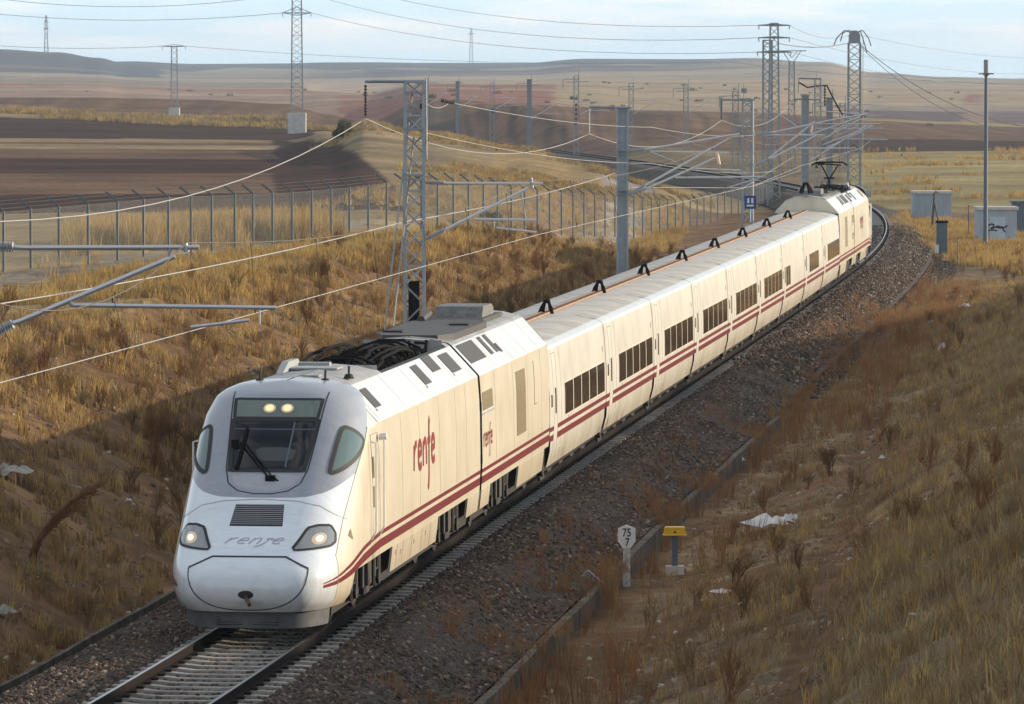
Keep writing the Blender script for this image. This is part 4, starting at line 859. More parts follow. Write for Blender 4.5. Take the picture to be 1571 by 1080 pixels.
    for i in range(10): y = 10.2 + i * .78; c.path([(-.78, y, 3.5), (-.60, y + .1, 3.86), (-.2, y + .15, 4.03), (.25, y + .15, 4.03), (.60, y + .1, 3.88), (.76, y, 3.6)], .026, 6)
    for i in range(12): c.box((r.uniform(-.5, .5), r.uniform(10.5, 18.5), 3.6), (r.uniform(.2, .5), r.uniform(.3, .9), .34))
    c.build('roof_cables', M['rubber'], body)
    c = MB()
    for x, y, l in ((-.2, 13.2, 1.5), (.25, 15.6, 1.1), (-.35, 17.0, .9)): c.tube((x, y, 3.86), (x, y + l, 3.86), .07, 10)
    for i in range(5): c.box((-.5 + i * .25, 14.0 + i * .8, 3.62), (.24, .5, .26))
    c.build('roof_equipment', M['copper'], body)
    return body
M['coolergrey'] = mat('mottled_grey_metal', (.22, .22, .21), .6, col2=(.10, .10, .095), vs=9)
M['whitecab_dim'] = mat('dashboard_grey', (.05, .065, .065), .5, var=.3, vs=5); M['greylight'] = paint('apron_paint', (.40, .42, .45), (.22, .22, .23), .4, .35, .3, False)
M['valance'] = mat('dirty_grey_valance', (.13, .14, .15), .6, var=.4, vs=5)
def pantograph(y, up, parent):
    b = MB()
    if up:
        b.tube((0, y, 3.95), (0, y + .1, 4.35), .05, 8); b.tube((0, y + .1, 4.35), (-.42, y - .2, 5.05), .035, 6); b.tube((0, y + .1, 4.35), (.40, y - .2, 5.05), .035, 6); b.tube((-.25, y + .1, 4.42), (.25, y + .1, 4.42), .04, 6)
        b.path([(-.85, y - .25, 5.02), (-.6, y - .25, 5.16), (.6, y - .25, 5.16), (.85, y - .25, 5.02)], .04, 6); b.path([(-.55, y - .45, 5.02), (.7, y - .45, 5.10)], .03, 6); b.box((.38, y - .25, 5.08), (.3, .25, .1))
        b.build('pantograph', M['rubber'], parent)
def make_generator():
    b = MB(); zz = np.linspace(.95, 3.2, 14); lo = list(zip(np.interp(zz, *WB), zz))
    for sg in (-1, 1):
        b.grid(np.array([[(sg * w, u, z) for w, z in lo] for u in (.16, 5, 13.05)]), 0, flip=sg < 0)
        pr = [(1.42, 3.2), (1.40, 3.235), (.87, 3.80), (.80, 3.85), (.45, 3.93), (.01, 3.965)]
        b.grid(np.array([[(sg * w, u, z) for w, z in pr[:3]] for u in (.16, 13.05)]), 1, flip=sg < 0); b.grid(np.array([[(sg * w, u, z) for w, z in pr[2:]] for u in (.16, 13.05)]), 2, flip=sg < 0)
    full = [(1.455, .95), (1.482, 1.5), (1.465, 2.6), (1.42, 3.2), (.87, 3.8), (.45, 3.93)]; full = full + [(-w, z) for w, z in full[::-1]]
    b.prism(full, 'y', .15, .20, mi=3); b.prism(full, 'y', 13.0, 13.06, mi=0)
    b.prism([(1.2, .30), (1.28, .95), (-1.28, .95), (-1.2, .30)], 'y', .3, 12.9, mi=3)
    body = b.build('generator_car', [M['cream'], M['fairing'], M['roofgrey'], M['black']]); 
    e = MB(); e.prism([(1.36, 3.30), (.90, 3.78), (-.90, 3.78), (-1.36, 3.30), (-1.30, 3.24), (1.30, 3.24)], 'y', 13.06, 13.075); e.build('end_panel', M['cream'], body)
    e = MB(); e.prism([(1.42, 3.21), (1.415, 3.16), (-1.415, 3.16), (-1.42, 3.21)], 'y', 13.06, 13.085); e.build('end_gasket', M['seam'], body)
    for sg in (-1, 1):
        st = MB(); side_flat(st, .16, 13.05, 1.285, 1.36, sg, WB); side_flat(st, .16, 13.05, 1.065, 1.215, sg, WB); build_each(st, 'stripe', M['red'], body)
        wn = MB(); side_flat(wn, .35, 2.1, 2.50, 2.86, sg, WB, .008); wn.build('side_window', M['gold'], body)
        wn = MB(); side_flat(wn, .25, 2.2, 2.42, 2.47, sg, WB, .014); wn.build('window_sill', M['nose'], body)
        wn = MB(); side_flat(wn, 6.45, 8.2, 1.60, 2.94, sg, WB, .008); wn.build('louvre_panel', M['gold'], body)
        wn = MB(); side_flat(wn, 9.95, 10.35, 2.08, 3.0, sg, WB, .008); wn.build('narrow_vent', M['cream'], body)
        wn = MB(); side_flat(wn, 9.93, 9.96, 2.06, 3.0, sg, WB, .010); side_flat(wn, 9.93, 10.38, 2.05, 2.08, sg, WB, .012)
        for u in (2.6, 5.9, 8.6, 11.4): side_flat(wn, u, u + .012, 1.38, 3.16, sg, WB, .003)
        build_each(wn, 'panel_seam', M['thinline'], body)
        lg = MB(); logo(lg, (side(1, WB) if sg > 0 else (lambda u, v: Vector((-float(np.interp(v, *WB)), 2.4 - u, v)))), .38, 1.78, .44, .25, .06, .009); lg.build('logo', M['redlogo'], body)
        sk = MB(); side_flat(sk, .18, 1.7, .56, .95, sg, WB, .004, .04); side_flat(sk, 6.95, 12.1, .48, .95, sg, WB, .004, .04); build_each(sk, 'skirt_panel', M['cream'], body)
        sl_ = lambda u, k: Vector((sg * (1.40 - .53 * k), u, 3.235 + .565 * k)); nv = Vector((sg * .73, 0, .68))
        for u0, u1, k0, k1 in ((.5, 3.1, .34, .95), (4.0, 4.5, .35, .95), (5.0, 5.5, .35, .95), (5.6, 5.9, .3, .6)):
            lv = MB(); V = [sl_(u0, k0) + nv * .012, sl_(u1, k0) + nv * .012, sl_(u1, k1) + nv * .012, sl_(u0, k1) + nv * .012]; V += [v - nv * .03 for v in V]; lv.add(V, [(0, 1, 2, 3), (0, 4, 5, 1), (1, 5, 6, 2), (2, 6, 7, 3), (3, 7, 4, 0)]); lv.build('roof_louvre', M['louvre'], body)
        pj = MB()
        for u in (3.5, 6.4, 8.9, 11.2): V = [sl_(u, 0) + nv * .003, sl_(u + .02, 0) + nv * .003, sl_(u + .02, 1) + nv * .003, sl_(u, 1) + nv * .003]; pj.add(V, [(0, 1, 2, 3)])
        build_each(pj, 'fairing_joint', M['thinline'], body)
    r_ = MB(); r_.prism([(-.55, .5), (.55, .5), (.78, 1.4), (.80, 6.8), (.6, 7.6), (-.6, 7.6), (-.80, 6.8), (-.78, 1.4)], 'z', 3.84, 3.985); r_.build('roof_plate', M['louvre'], body)
    r_ = MB(); r_.box((-.5, 1.9, 3.99), (.4, .6, .06)); r_.box((.45, 5.2, 3.99), (.4, .8, .06)); r_.build('roof_box', M['black'], body)
    r_ = MB(); r_.prism([(8.4, 3.95), (10.6, 3.95), (10.5, 4.14), (10.2, 4.22), (8.6, 4.22)], 'x', -.50, .52); r_.build('cooler_box', M['coolergrey'], body, bevel=.01)
    r_ = MB(); r_.prism([(7.4, 3.93), (11.6, 3.93), (11.2, 3.995), (7.8, 3.995)], 'x', -.62, .62); r_.tube((-.6, 6.9, 4.0), (-.6, 8.2, 4.08), .09, 8); r_.build('cooler_base', M['louvre'], body)
    for y in (4.2,): bogie(y, body)
    wheelset('wheel', 12.95, .40, body)
    return body
def make_coach(kind):
    b = MB(); us = (.055, 6.5, 13.085)
    zs = np.array([.45, .6, .8, 1.05, 1.3, 1.65, 2.0, 2.35, 2.7, 2.9, 3.05]); lo = list(zip(np.interp(zs, *WC), zs))
    ed = [(1.385, 3.05), (1.36, 3.11), (1.30, 3.15), (1.20, 3.19)]; rf = [(1.20, 3.19), (1.0, 3.235), (.75, 3.275), (.4, 3.305), (.01, 3.32)]
    def strip(pr, mi, u_=us, sg=1): b.grid(np.array([[(sg * w, u, z) for w, z in pr] for u in u_]), mi, flip=sg < 0)
    for sg in (-1, 1):
        # the lower wall stops short of both ends where the wheels sit
        low = [q for q in lo if q[1] <= 1.06]; up = [q for q in lo if q[1] >= 1.04]
        strip(low, 0, (.30, 6.5, 12.80), sg); strip(up, 0, us, sg); strip(ed, 1, us, sg); strip(rf, 2, us, sg)
    full = [(1.455, 1.0), (1.478, 1.3), (1.472, 2.0), (1.425, 2.7), (1.385, 3.05), (1.2, 3.19), (.75, 3.27)]; full = full + [(-w, z) for w, z in full[::-1]]
    b.prism([(w * .985, z - .01) for w, z in full], 'y', .07, .11, mi=3); b.prism([(w * .985, z - .01) for w, z in full], 'y', 13.03, 13.07, mi=3)
    b.prism([(1.2, .28), (1.34, .60), (1.36, 1.0), (-1.36, 1.0), (-1.34, .60), (-1.2, .28)], 'y', .36, 12.75, mi=3)
    body = b.build('coach', [M['coachside'], M['edge'], M['roof'], M['black']], smooth=True); body.data.set_sharp_from_angle(angle=R(30))
    gk = MB(); g2 = [(w + (.0 if w < .8 else -.03), z - .02) for w, z in full]; gk.prism([(w * 1.0, z + .012) for w, z in full], 'y', -.06, .062); gk.build('gangway', M['seam'], body)
    for sg in (-1, 1):
        st = MB()
        for u0, u1 in ((.06, .86), (1.70, 13.08)): side_flat(st, u0, u1, 1.245, 1.345, sg, WC); side_flat(st, u0, u1, 1.02, 1.16, sg, WC)
        build_each(st, 'stripe', M['red'], body)
        d_ = MB()
        for u in (.9, 1.66): side_flat(d_, u - .01, u + .01, .55, 2.95, sg, WC, .004)
        side_flat(d_, .9, 1.66, 2.94, 2.96, sg, WC, .004); build_each(d_, 'door_outline', M['thinline'], body)
        h_ = MB(); side_flat(h_, .38, .60, 1.78, 2.06, sg, WC, .008); side_flat(h_, 1.22, 1.42, 1.60, 2.17, sg, WC, .010); build_each(h_, 'door_handle', M['pane'], body)
        d_ = MB()
        for u in (2.55, 12.9): side_flat(d_, u, u + .014, .62, 3.0, sg, WC, .003)
        side_flat(d_, 12.35, 12.6, 2.42, 2.56, sg, WC, .004); side_flat(d_, 4.0, 4.12, 1.31, 1.40, sg, WC, .004); build_each(d_, 'panel_seam', M['thinline'], body)
        if kind == 'narrow': wins = [(1.9, 4.3, 2)]
        elif kind == 'short': wins = [(3.3, 9.6, 5)]
        else: wins = [(3.3, 12.6, 5)]
        for u0, u1, n in wins:
            f = MB(); side_flat(f, u0 - .05, u1 + .05, 1.43, 2.19, sg, WC, .006); fr = f.build('window_frame', M['frame'], body)
            w = (u1 - u0) / n
            for i in range(n):
                p = MB(); side_flat(p, u0 + i * w + (.09 if i else .0), u0 + (i + 1) * w - (.09 if i < n - 1 else 0), 1.455, 2.165, sg, WC, .012); p.build('window', M['pane'], body)
    c = MB()
    for k in range(6):
        y = -.06 + k * .024; c.path([(-.17 + .014 * k, y * 3, 3.30), (-.13 + k * .010, y, 3.45), (-.045, y + .02, 3.60 + k * .008), (.045, y + .02, 3.60 + k * .008), (.13 - k * .010, y, 3.45), (.17 - .014 * k, y * 3, 3.30)], .040, 6)
    if kind != 'first': c.build('cable_arch', M['rubber'], body)
    t = MB()
    for x in (-.10, .10): t.box((x, 6.57, 3.35), (.025, 12.6, .045))
    for i in range(42): t.box((0, .4 + i * .3, 3.355), (.22, .06, .02))
    t.build('cable_tray', M['tray'], body)
    wheelset('wheel', 0, .40, body)
    w_ = MB()
    for sg in (-1, 1): w_.box((sg * 1.18, 0, .70), (.16, .5, .55)); w_.tube((sg * 1.2, 0, .4), (sg * 1.33, 0, .4), .14, 12); w_.tube((sg * 1.30, -.12, .35), (sg * 1.32, -.12, .98), .035, 6); w_.tube((sg * 1.30, .14, .45), (sg * 1.32, .14, 1.1), .04, 6); w_.box((sg * 1.28, 0, .25), (.06, .9, .08))
    for y in (3, 5.5, 8, 10.5): w_.box((0, y, .27), (2.3, .8, .16))
    w_.build('running_gear', M['bogie'], body)
    return body
CL = 13.14
pc = make_power_car(); place(pc, 0, 20, -.07)
ge = make_generator(); place(ge, 20, 20 + CL)
protos = {k: make_coach(k) for k in ('first', 'wide', 'narrow', 'short')}
used = set()
for i in range(9):
    k = {0: 'first', 6: 'narrow', 7: 'short', 8: 'wide'}.get(i, 'wide'); o = protos[k] if k not in used else copy_tree(protos[k], train); used.add(k)
    place(o, 20 + CL * (i + 1), 20 + CL * (i + 2))
END = 20 + CL * 10
ge2 = copy_tree(ge, train); place(ge2, END + CL, END, flip=True); pc2 = copy_tree(pc, train); place(pc2, END + CL + 20, END + CL, flip=True)
ca = copy_tree([c for c in protos['wide'].children if c.name.startswith('cable_arch')][0], ge2); ca.location = (0, 13.3, 0); ca.scale = (1.5, 1.2, 1.25)
ca.name = 'cable_arch'
pantograph(14.0, True, pc2)

# ------------------------------------------------------------------ lattice and masts
def bar(b, p, q, w): b.tube(p, q, w, 4, cap=False)
def lattice_parts(parent, h, w0, w1, pitch, leg, brace, m, z0=0, name='lattice', wy0=None, wy1=None, cx=0):
    """four-legged lattice column: each leg a part, bracing one part"""
    W_ = lambda z: w0 + (w1 - w0) * (z - z0) / (h - z0); WY = (lambda z: (wy0 + (wy1 - wy0) * (z - z0) / (h - z0))) if wy0 else W_
    c = lambda i, z: (cx + (-1, 1, 1, -1)[i] * W_(z) / 2, (-1, -1, 1, 1)[i] * WY(z) / 2, z)
    for i in range(4): b = MB(); bar(b, c(i, z0), c(i, h), leg); b.build('leg', m, parent)
    b = MB(); z = z0; k = 0
    while z < h - pitch * .4:
        zz = min(z + pitch, h)
        for i in range(4):
            j = (i + 1) % 4
            if k % 2: bar(b, c(i, z), c(j, zz), brace)
            else: bar(b, c(j, z), c(i, zz), brace)
        z = zz; k += 1
        if k % 4 == 0:
            for i in range(4): bar(b, c(i, z), c((i + 1) % 4, z), brace)
    for i in range(4): bar(b, c(i, h), c((i + 1) % 4, h), brace * 1.4)
    b.build('bracing', m, parent); return c
def insulator(name, a, b_, r, n, m, parent):
    a, b_ = Vector(a), Vector(b_); b = MB(); b.tube(a, b_, r * .4, 8); d = b_ - a
    for i in range(n): p = a + d * ((i + .5) / n); q = d.normalized() * d.length / n * .22; b.tube(p - q, p + q, r, 12, r * .75)
    return b.build(name, m, parent)
def loc(o, px, py, Y): return Pxy(px, py, Y) - Vector(o.location)
def wire(name, pts, r, m, label, cat='wire', group=None, sag=0, parent=None):
    """one hanging wire through the given points; sag is applied in each span"""
    P = []
    for a, b_ in zip(pts[:-1], pts[1:]):
        a, b_ = Vector(a), Vector(b_); n = 14 if sag else 4
        for i in range(n): t = i / n; P.append(a.lerp(b_, t) - Vector((0, 0, 4 * sag * t * (1 - t))))
    P.append(Vector(pts[-1])); o0 = P[0].copy(); b = MB(); b.path([p - (Vector(parent.location) if parent else o0) for p in P], r, 5)
    o = b.build(name, m, parent)
    if not parent: o.location = o0; tag(o, label, cat, group)
    return o
def mast_base(name, Y, lat, label, group='overhead line masts beside the track', dx=None):
    s = float(np.interp(Y, PY, SS)); p = trk(s, lat)
    x = float(p[0]) if dx is None else dx
    o = empty(name, (x, Y, tz(x, Y))); tag(o, label, 'mast', group); b = MB(); b.box((0, 0, .02), (1.0, 1.0, .5)); b.build('footing', M['concrete'], o); return o
def arm(o, pts, r=.032, m='tube', name='cantilever_tube', parent=None):
    b = MB(); Q = [loc(o, *p) for p in pts]; b.path(Q, r, 8); return b.build(name, M[m], parent or o)
def arm_insul(o, a, b_, r=.075, n=9, name='insulator'): return insulator(name, loc(o, *a), loc(o, *b_), r, n, M['insul'], o)
# mast at the left, itself outside the picture; its cantilever reaches in
m0 = mast_base('lattice_mast', 81, -3.5, 'lattice mast beyond the left edge whose cantilever tubes reach in over the cutting'); lattice_parts(m0, 9.5, .42, .36, .45, .035, .018, M['steel'])
Y = 81
arm_insul(m0, (-22, 378, Y), (22, 379, Y), .085, 10); arm(m0, [(22, 379, Y), (36, 380, Y), (305, 379, Y)], .036)
arm_insul(m0, (-14, 515, Y), (20, 496, Y), .085, 10); arm(m0, [(20, 496, Y), (34, 491, Y), (268, 393, Y)], .040)
arm(m0, [(112, 468, Y), (423, 472, Y)], .032); arm(m0, [(398, 473, Y), (398, 497, Y)], .014); arm(m0, [(292, 502, Y), (382, 491, Y)], .026, name='steady_arm')
arm(m0, [(258, 391, Y), (262, 381, Y)], .03, 'steel', 'clamp'); arm(m0, [(106, 464, Y), (112, 469, Y)], .03, 'steel', 'clamp'); arm(m0, [(283, 374, Y), (286, 386, Y)], .045, 'steel', 'clamp')
arm(m0, [(-66, 379, Y), (-22, 378, Y)], .03, 'steel', 'bracket'); arm(m0, [(-66, 540, Y), (-14, 515, Y)], .03, 'steel', 'bracket')
# tensioning mast behind the power car
Y = 131
m1 = mast_base('lattice_mast', Y, -3.3, 'lattice tensioning mast with two guy rods and balance wheels, standing behind the power car', dx=Pxy(636, 300, Y).x)
zt = Pxy(0, 125, Y).z - m1.location.z
cc = lattice_parts(m1, zt, .46, .44, .45, .055, .026, M['steel'], wy0=.42, wy1=.40)
b = MB(); b.tube(loc(m1, 560, 125, Y), loc(m1, 652, 125, Y), .04, 6); b.build('top_bracket', M['steel'], m1)
b = MB()
for py in (142, 198, 268, 275): b.box(tuple(loc(m1, 636, py, Y)), (.52, .5, .05))
b.build('collar', M['steelfar'], m1)
insulator('insulator', loc(m1, 561, 130, Y), loc(m1, 561, 178, Y), .045, 10, M['insuldark'], m1)
for (x0, y0), (x1, y1) in (((633, 140), (590, 505)), ((635, 210), (603, 500))):
    b = MB(); b.tube(loc(m1, x0, y0, Y), loc(m1, x1, y1, Y - .6), .022, 6); q = loc(m1, x0, y0, Y).lerp(loc(m1, x1, y1, Y - .6), .78); b.tube(q, q + Vector((-.02, 0, -.22)), .04, 6); b.build('guy_rod', M['wire'], m1)
for py, rr in ((202, .36), (224, .35)):
    b = MB(); c = loc(m1, 653, py, Y); n = 20
    for i in range(n):
        t0, t1 = 2 * math.pi * i / n, 2 * math.pi * (i + 1) / n; b.tube(c + Vector((.02, rr * math.cos(t0) * .35 + .05 * math.sin(t0), rr * math.sin(t0))), c + Vector((.02, rr * math.cos(t1) * .35 + .05 * math.sin(t1), rr * math.sin(t1))), .022, 5)
    for i in range(5): t0 = 2 * math.pi * i / 5; b.tube(c, c + Vector((0, rr * math.cos(t0) * .35, rr * math.sin(t0))), .014, 4)
    b.build('balance_wheel', M['wire'], m1)
b = MB(); b.box(tuple(loc(m1, 635, 463, Y)), (.26, .26, 1.0)); b.build('counterweight', M['rubber'], m1)
b = MB(); b.tube(loc(m1, 650, 430, Y), loc(m1, 650, 500, Y), .03, 6); b.tube(loc(m1, 654, 120, Y), loc(m1, 654, 200, Y), .025, 6); b.build('guide_rod', M['steel'], m1)
for py in (163, 178): b = MB(); b.box(tuple(loc(m1, 648, py, Y)), (.10, .2, .12)); b.build('pulley_block', M['rubber'], m1)
arm_insul(m1, (658, 280, Y), (683, 281, Y)); arm(m1, [(645, 279, Y), (658, 280, Y)], .03, 'steel', 'bracket'); arm(m1, [(683, 281, Y), (833, 281, Y)], .034)
arm_insul(m1, (655, 366, Y), (683, 352, Y)); arm(m1, [(645, 370, Y), (655, 366, Y)], .03, 'steel', 'bracket'); arm(m1, [(683, 352, Y), (811, 288, Y)], .038)
arm(m1, [(728, 336, Y), (823, 337, Y)], .03); arm(m1, [(800, 297, Y), (806, 335, Y)], .016, 'wire'); arm(m1, [(762, 349, Y), (823, 356, Y)], .026, name='steady_arm'); arm(m1, [(757, 338, Y), (758, 352, Y)], .016, 'steel', 'clamp')
arm(m1, [(814, 273, Y), (816, 288, Y)], .045, 'steel', 'clamp')
# second mast: broad H section, two cantilevers
def h_mast(o, top, w, d, m='steel'):
    b = MB()
    for sx in (-1, 1):
        b.box((sx * (w / 2 - .03), 0, top / 2), (.06, d, top))
    b.box((0, 0, top / 2), (w - .13, .03, top)); b.build('column', M[m], o)
    b = MB(); b.box((0, 0, top + .03), (w + .14, d + .12, .05)); b.build('cap_plate', M[m], o)
Y = 181
m2 = mast_base('h_section_mast', Y, -3.3, 'broad grey H-section mast behind the first coaches, carrying two crossed cantilevers', dx=Pxy(955, 300, Y).x); h_mast(m2, Pxy(0, 166, Y).z - m2.location.z, .38, .30)
b = MB(); b.tube(loc(m2, 904, 164, Y), loc(m2, 968, 165, Y), .04, 6); b.build('top_bracket', M['steel'], m2); b = MB(); b.tube(loc(m2, 904, 165, Y), loc(m2, 904, 204, Y), .02, 5); b.build('hanger', M['steel'], m2)
b = MB()
for py in (231, 236, 292, 298): b.box(tuple(loc(m2, 955, py, Y)), (.46, .38, .03))
b.build('collar', M['steelfar'], m2)
arm_insul(m2, (966, 232, Y), (990, 229, Y)); arm(m2, [(990, 229, Y), (1135, 205, Y)], .034); arm_insul(m2, (966, 296, Y), (990, 284, Y)); arm(m2, [(990, 284, Y), (1118, 213, Y)], .038)
arm_insul(m2, (966, 297, Y - .8), (992, 289, Y - .8)); arm(m2, [(992, 289, Y - .8), (1098, 242, Y - .8)], .038)
arm(m2, [(997, 232, Y), (1118, 234, Y)], .028); arm(m2, [(1036, 272, Y - .5), (1171, 271, Y - .5)], .030); arm(m2, [(1060, 258, Y), (1135, 261, Y)], .028); arm(m2, [(998, 233, Y), (1038, 249, Y)], .020)
arm(m2, [(1115, 288, Y - .5), (1168, 272, Y - .5)], .022, name='steady_arm'); arm(m2, [(1103, 262, Y), (1104, 250, Y)], .015, 'steel', 'clamp')
b = MB(); c0, c1 = loc(m2, 1099, 233, Y), loc(m2, 1103, 252, Y); b.tube(c0, c1, .06, 8); b.build('marker_sleeve', M['orangewhite'] if 'orangewhite' in M else M['white'], m2)
# third mast: lattice plus round pole with blue plate
Y = 235
m3 = mast_base('lattice_mast', Y, -3.3, 'lattice mast with a blue plate, behind the middle coaches', dx=Pxy(1146, 300, Y).x); lattice_parts(m3, Pxy(0, 155, Y).z - m3.location.z, .40, .38, .5, .055, .026, M['steel'])
b = MB(); b.tube(loc(m3, 1155, 152, Y), loc(m3, 1155, 345, Y), .035, 8); b.build('pole', M['white'], m3)
b = MB(); b.tube(loc(m3, 1106, 153, Y), loc(m3, 1158, 153, Y), .04, 6); b.build('top_bracket', M['steel'], m3); b = MB(); b.tube(loc(m3, 1107, 153, Y), loc(m3, 1107, 183, Y), .03, 5); b.build('hanger', M['insuldark'], m3)
b = MB(); b.tube(loc(m3, 1141, 128, Y), loc(m3, 1141, 154, Y), .02, 5); b.box(tuple(loc(m3, 1141, 139, Y)), (.22, .2, .2)); b.build('switch_head', M['steelfar'], m3)
for py in (204, 254):
    b = MB(); b.box(tuple(loc(m3, 1155, py, Y)), (.14, .14, .14)); b.build('joint_block', M['white'], m3)
arm_insul(m3, (1160, 206, Y), (1184, 203, Y)); arm(m3, [(1184, 203, Y), (1270, 185, Y), (1330, 175, Y)], .036); arm(m3, [(1160, 207, Y), (1266, 207, Y)], .03)
arm_insul(m3, (1158, 253, Y), (1180, 242, Y)); arm(m3, [(1180, 242, Y), (1250, 186, Y)], .040); arm_insul(m3, (1158, 254, Y - .8), (1182, 243, Y - .8)); arm(m3, [(1182, 243, Y - .8), (1252, 208, Y - .8)], .038)
arm(m3, [(1120, 236, Y), (1315, 236, Y)], .02, 'wire'); arm(m3, [(1210, 227, Y), (1313, 227, Y)], .028); arm(m3, [(1192, 173, Y), (1226, 196, Y)], .02)
arm(m3, [(1244, 203, Y), (1246, 192, Y)], .03, 'white', 'clamp')
sp = empty('blue_track_sign', Pxy(1151, 330, 232)); sp.location.z = tz(sp.location.x, 232); tag(sp, 'small square blue plate with white bars on a thin post by the lattice mast', 'sign')
b = MB(); z0 = Pxy(0, 310, 232).z - sp.location.z; b.box((0, 0, z0), (.50, .03, .56)); pl = b.build('plate', M['blue'], sp); b = MB()
for x in (-.085, .085): b.box((x, -.02, z0 + .07), (.09, .01, .22))
b.box((0, -.02, z0 - .14), (.30, .01, .07)); b.build('mark', M['white'], pl)
b = MB(); b.tube((0, .04, 0), (0, .04, z0 + .2), .03, 6); b.build('post', M['steel'], sp)
# further masts towards the station
Y = 295
m4 = mast_base('h_section_mast', Y, -3.3, 'plain H-section mast rising behind the rear generator car', dx=Pxy(1235, 200, Y).x); h_mast(m4, Pxy(0, 146, Y).z - m4.location.z, .42, .32)
b = MB(); b.tube(loc(m4, 1218, 152, Y), loc(m4, 1258, 153, Y), .045, 6); b.build('top_bracket', M['steelfar'], m4)
arm(m4, [(1242, 207, Y), (1320, 179, Y)], .045); arm(m4, [(1242, 247, Y), (1330, 192, Y)], .045); arm(m4, [(1242, 190, Y), (1350, 190, Y)], .03); arm(m4, [(1262, 222, Y), (1340, 193, Y)], .04); arm(m4, [(1250, 197, Y), (1355, 197, Y)], .03)
arm(m4, [(1290, 213, Y), (1361, 214, Y)], .028)
Y = 340
m5 = mast_base('lattice_mast', Y, -3.3, 'slim lattice mast hung with dark cables and insulators, just left of the raised pantograph', dx=Pxy(1254, 200, Y).x); lattice_parts(m5, Pxy(0, 120, Y).z - m5.location.z, .40, .36, .55, .05, .026, M['steel'])
b = MB(); b.tube(loc(m5, 1225, 120, Y), loc(m5, 1258, 121, Y), .05, 5); b.tube(loc(m5, 1225, 120, Y), loc(m5, 1225, 142, Y), .05, 5); b.tube(loc(m5, 1252, 108, Y), loc(m5, 1252, 122, Y), .03, 5); b.build('top_bracket', M['steelfar'], m5)
for px, p0, p1 in ((1265, 130, 162), (1253, 238, 258)):
    insulator('insulator', loc(m5, px, p0, Y), loc(m5, px, p1, Y), .09 if px == 1265 else .14, 7, M['insuldark'], m5)
b = MB(); b.path([loc(m5, 1225, 126, Y), loc(m5, 1238, 134, Y), loc(m5, 1252, 132, Y), loc(m5, 1268, 131, Y), loc(m5, 1280, 155, Y), loc(m5, 1292, 176, Y)], .05, 5); b.build('jumper_cable', M['rubber'], m5)
arm(m5, [(1258, 170, Y), (1330, 176, Y)], .035); arm(m5, [(1258, 215, Y), (1320, 183, Y)], .045); arm(m5, [(1265, 228, Y), (1335, 196, Y)], .045)
far_masts = [(1052, 130, 237, 690, 'lattice', 'grey lattice mast on the far curve, first to the left of the tall power pylons'), (968, 128, 236, 720, 'lattice', 'pale lattice mast on the far curve, seen just right of the broad mast'),
             (884, 116, 238, 660, 'tall', 'taller far lattice mast with dark insulators down its middle'), (812, 122, 232, 690, 'h', 'far H-section mast with a crossbar of fittings on its head'),
             (755, 128, 222, 780, 'plate', 'far lattice mast bearing a small blue plate halfway up'), (702, 125, 208, 880, 'h', 'slim plain post on the far curve at the mouth of the cutting'), (656, 120, 205, 900, 'post', 'thin far post seen directly behind the balance wheels'),
             (1128, 140, 262, 540, 'lattice', 'far lattice mast just left of the blue plate mast'), (1272, 150, 268, 520, 'h', 'far H-section mast between the pantograph and the capped pylon'), (1292, 158, 262, 570, 'lattice', 'slim far lattice mast directly left of the capped pylon')]
for px, p0, p1, Y, kind, lab in far_masts:
    bp = Pxy(px, p1, Y); o = empty('distant_mast', (bp.x, Y, min(bp.z, tz(bp.x, Y)))); tag(o, lab, 'mast', 'masts on the far curve of the line'); h = Pxy(px, p0, Y).z - o.location.z
    if kind in ('lattice', 'tall', 'plate'): lattice_parts(o, h, .62, .55, .9, .07, .035, M['steelfar'])
    else: h_mast(o, h, .62 if kind == 'h' else .35, .4, 'steelfar')
    b = MB(); b.tube((-1.6, 0, h - .5), (.4, 0, h - .4), .05, 4); b.tube((-1.6, 0, h - .5), (-1.6, 0, h - 1.6), .05, 4); b.tube((-1.2, 0, h - .8), (1.5, 0, h - .7), .05, 4); b.tube((.3, 0, h), (.3, 0, h + .8), .04, 4); b.build('top_bracket', M['steelfar'], o)
    b = MB(); b.tube((.2, 0, 5.2), (3.2, -.5, 7.0), .055, 5); b.tube((.2, 0, 7.0), (3.4, -.5, 7.1), .045, 5); b.tube((1.2, 0, 5.9), (4.0, -.5, 5.9), .04, 5); b.build('cantilever', M['tube'], o)
    if kind == 'tall':
        for i in range(5): b = MB(); b.tube((0, -.4, 4.2 + i * .55), (0, -.4, 4.55 + i * .55), .16, 8); b.build('insulator', M['insuldark'], o)
    if kind == 'plate': b = MB(); b.box((.1, -.45, 5.2), (.6, .05, .6)); b.build('plate', M['blue'], o)
# poles of the far curve standing behind the pylons
for px, p0, p1, Y, lab in ((1106, 150, 188, 880, 'short far post on the skyline of the ploughed slope'), (905, 142, 158, 1700, 'tiny distant mast in the pale fields')):
    bp = Pxy(px, p1, Y); o = empty('distant_post', (bp.x, Y, min(bp.z, tz(bp.x, Y)))); tag(o, lab, 'mast', 'masts on the far curve of the line'); h = Pxy(px, p0, Y).z - o.location.z; h_mast(o, h, .4, .3, 'steelfar'); b = MB(); b.tube((-1, 0, h - .2), (1, 0, h - .2), .06, 4); b.build('top_bracket', M['steelfar'], o)

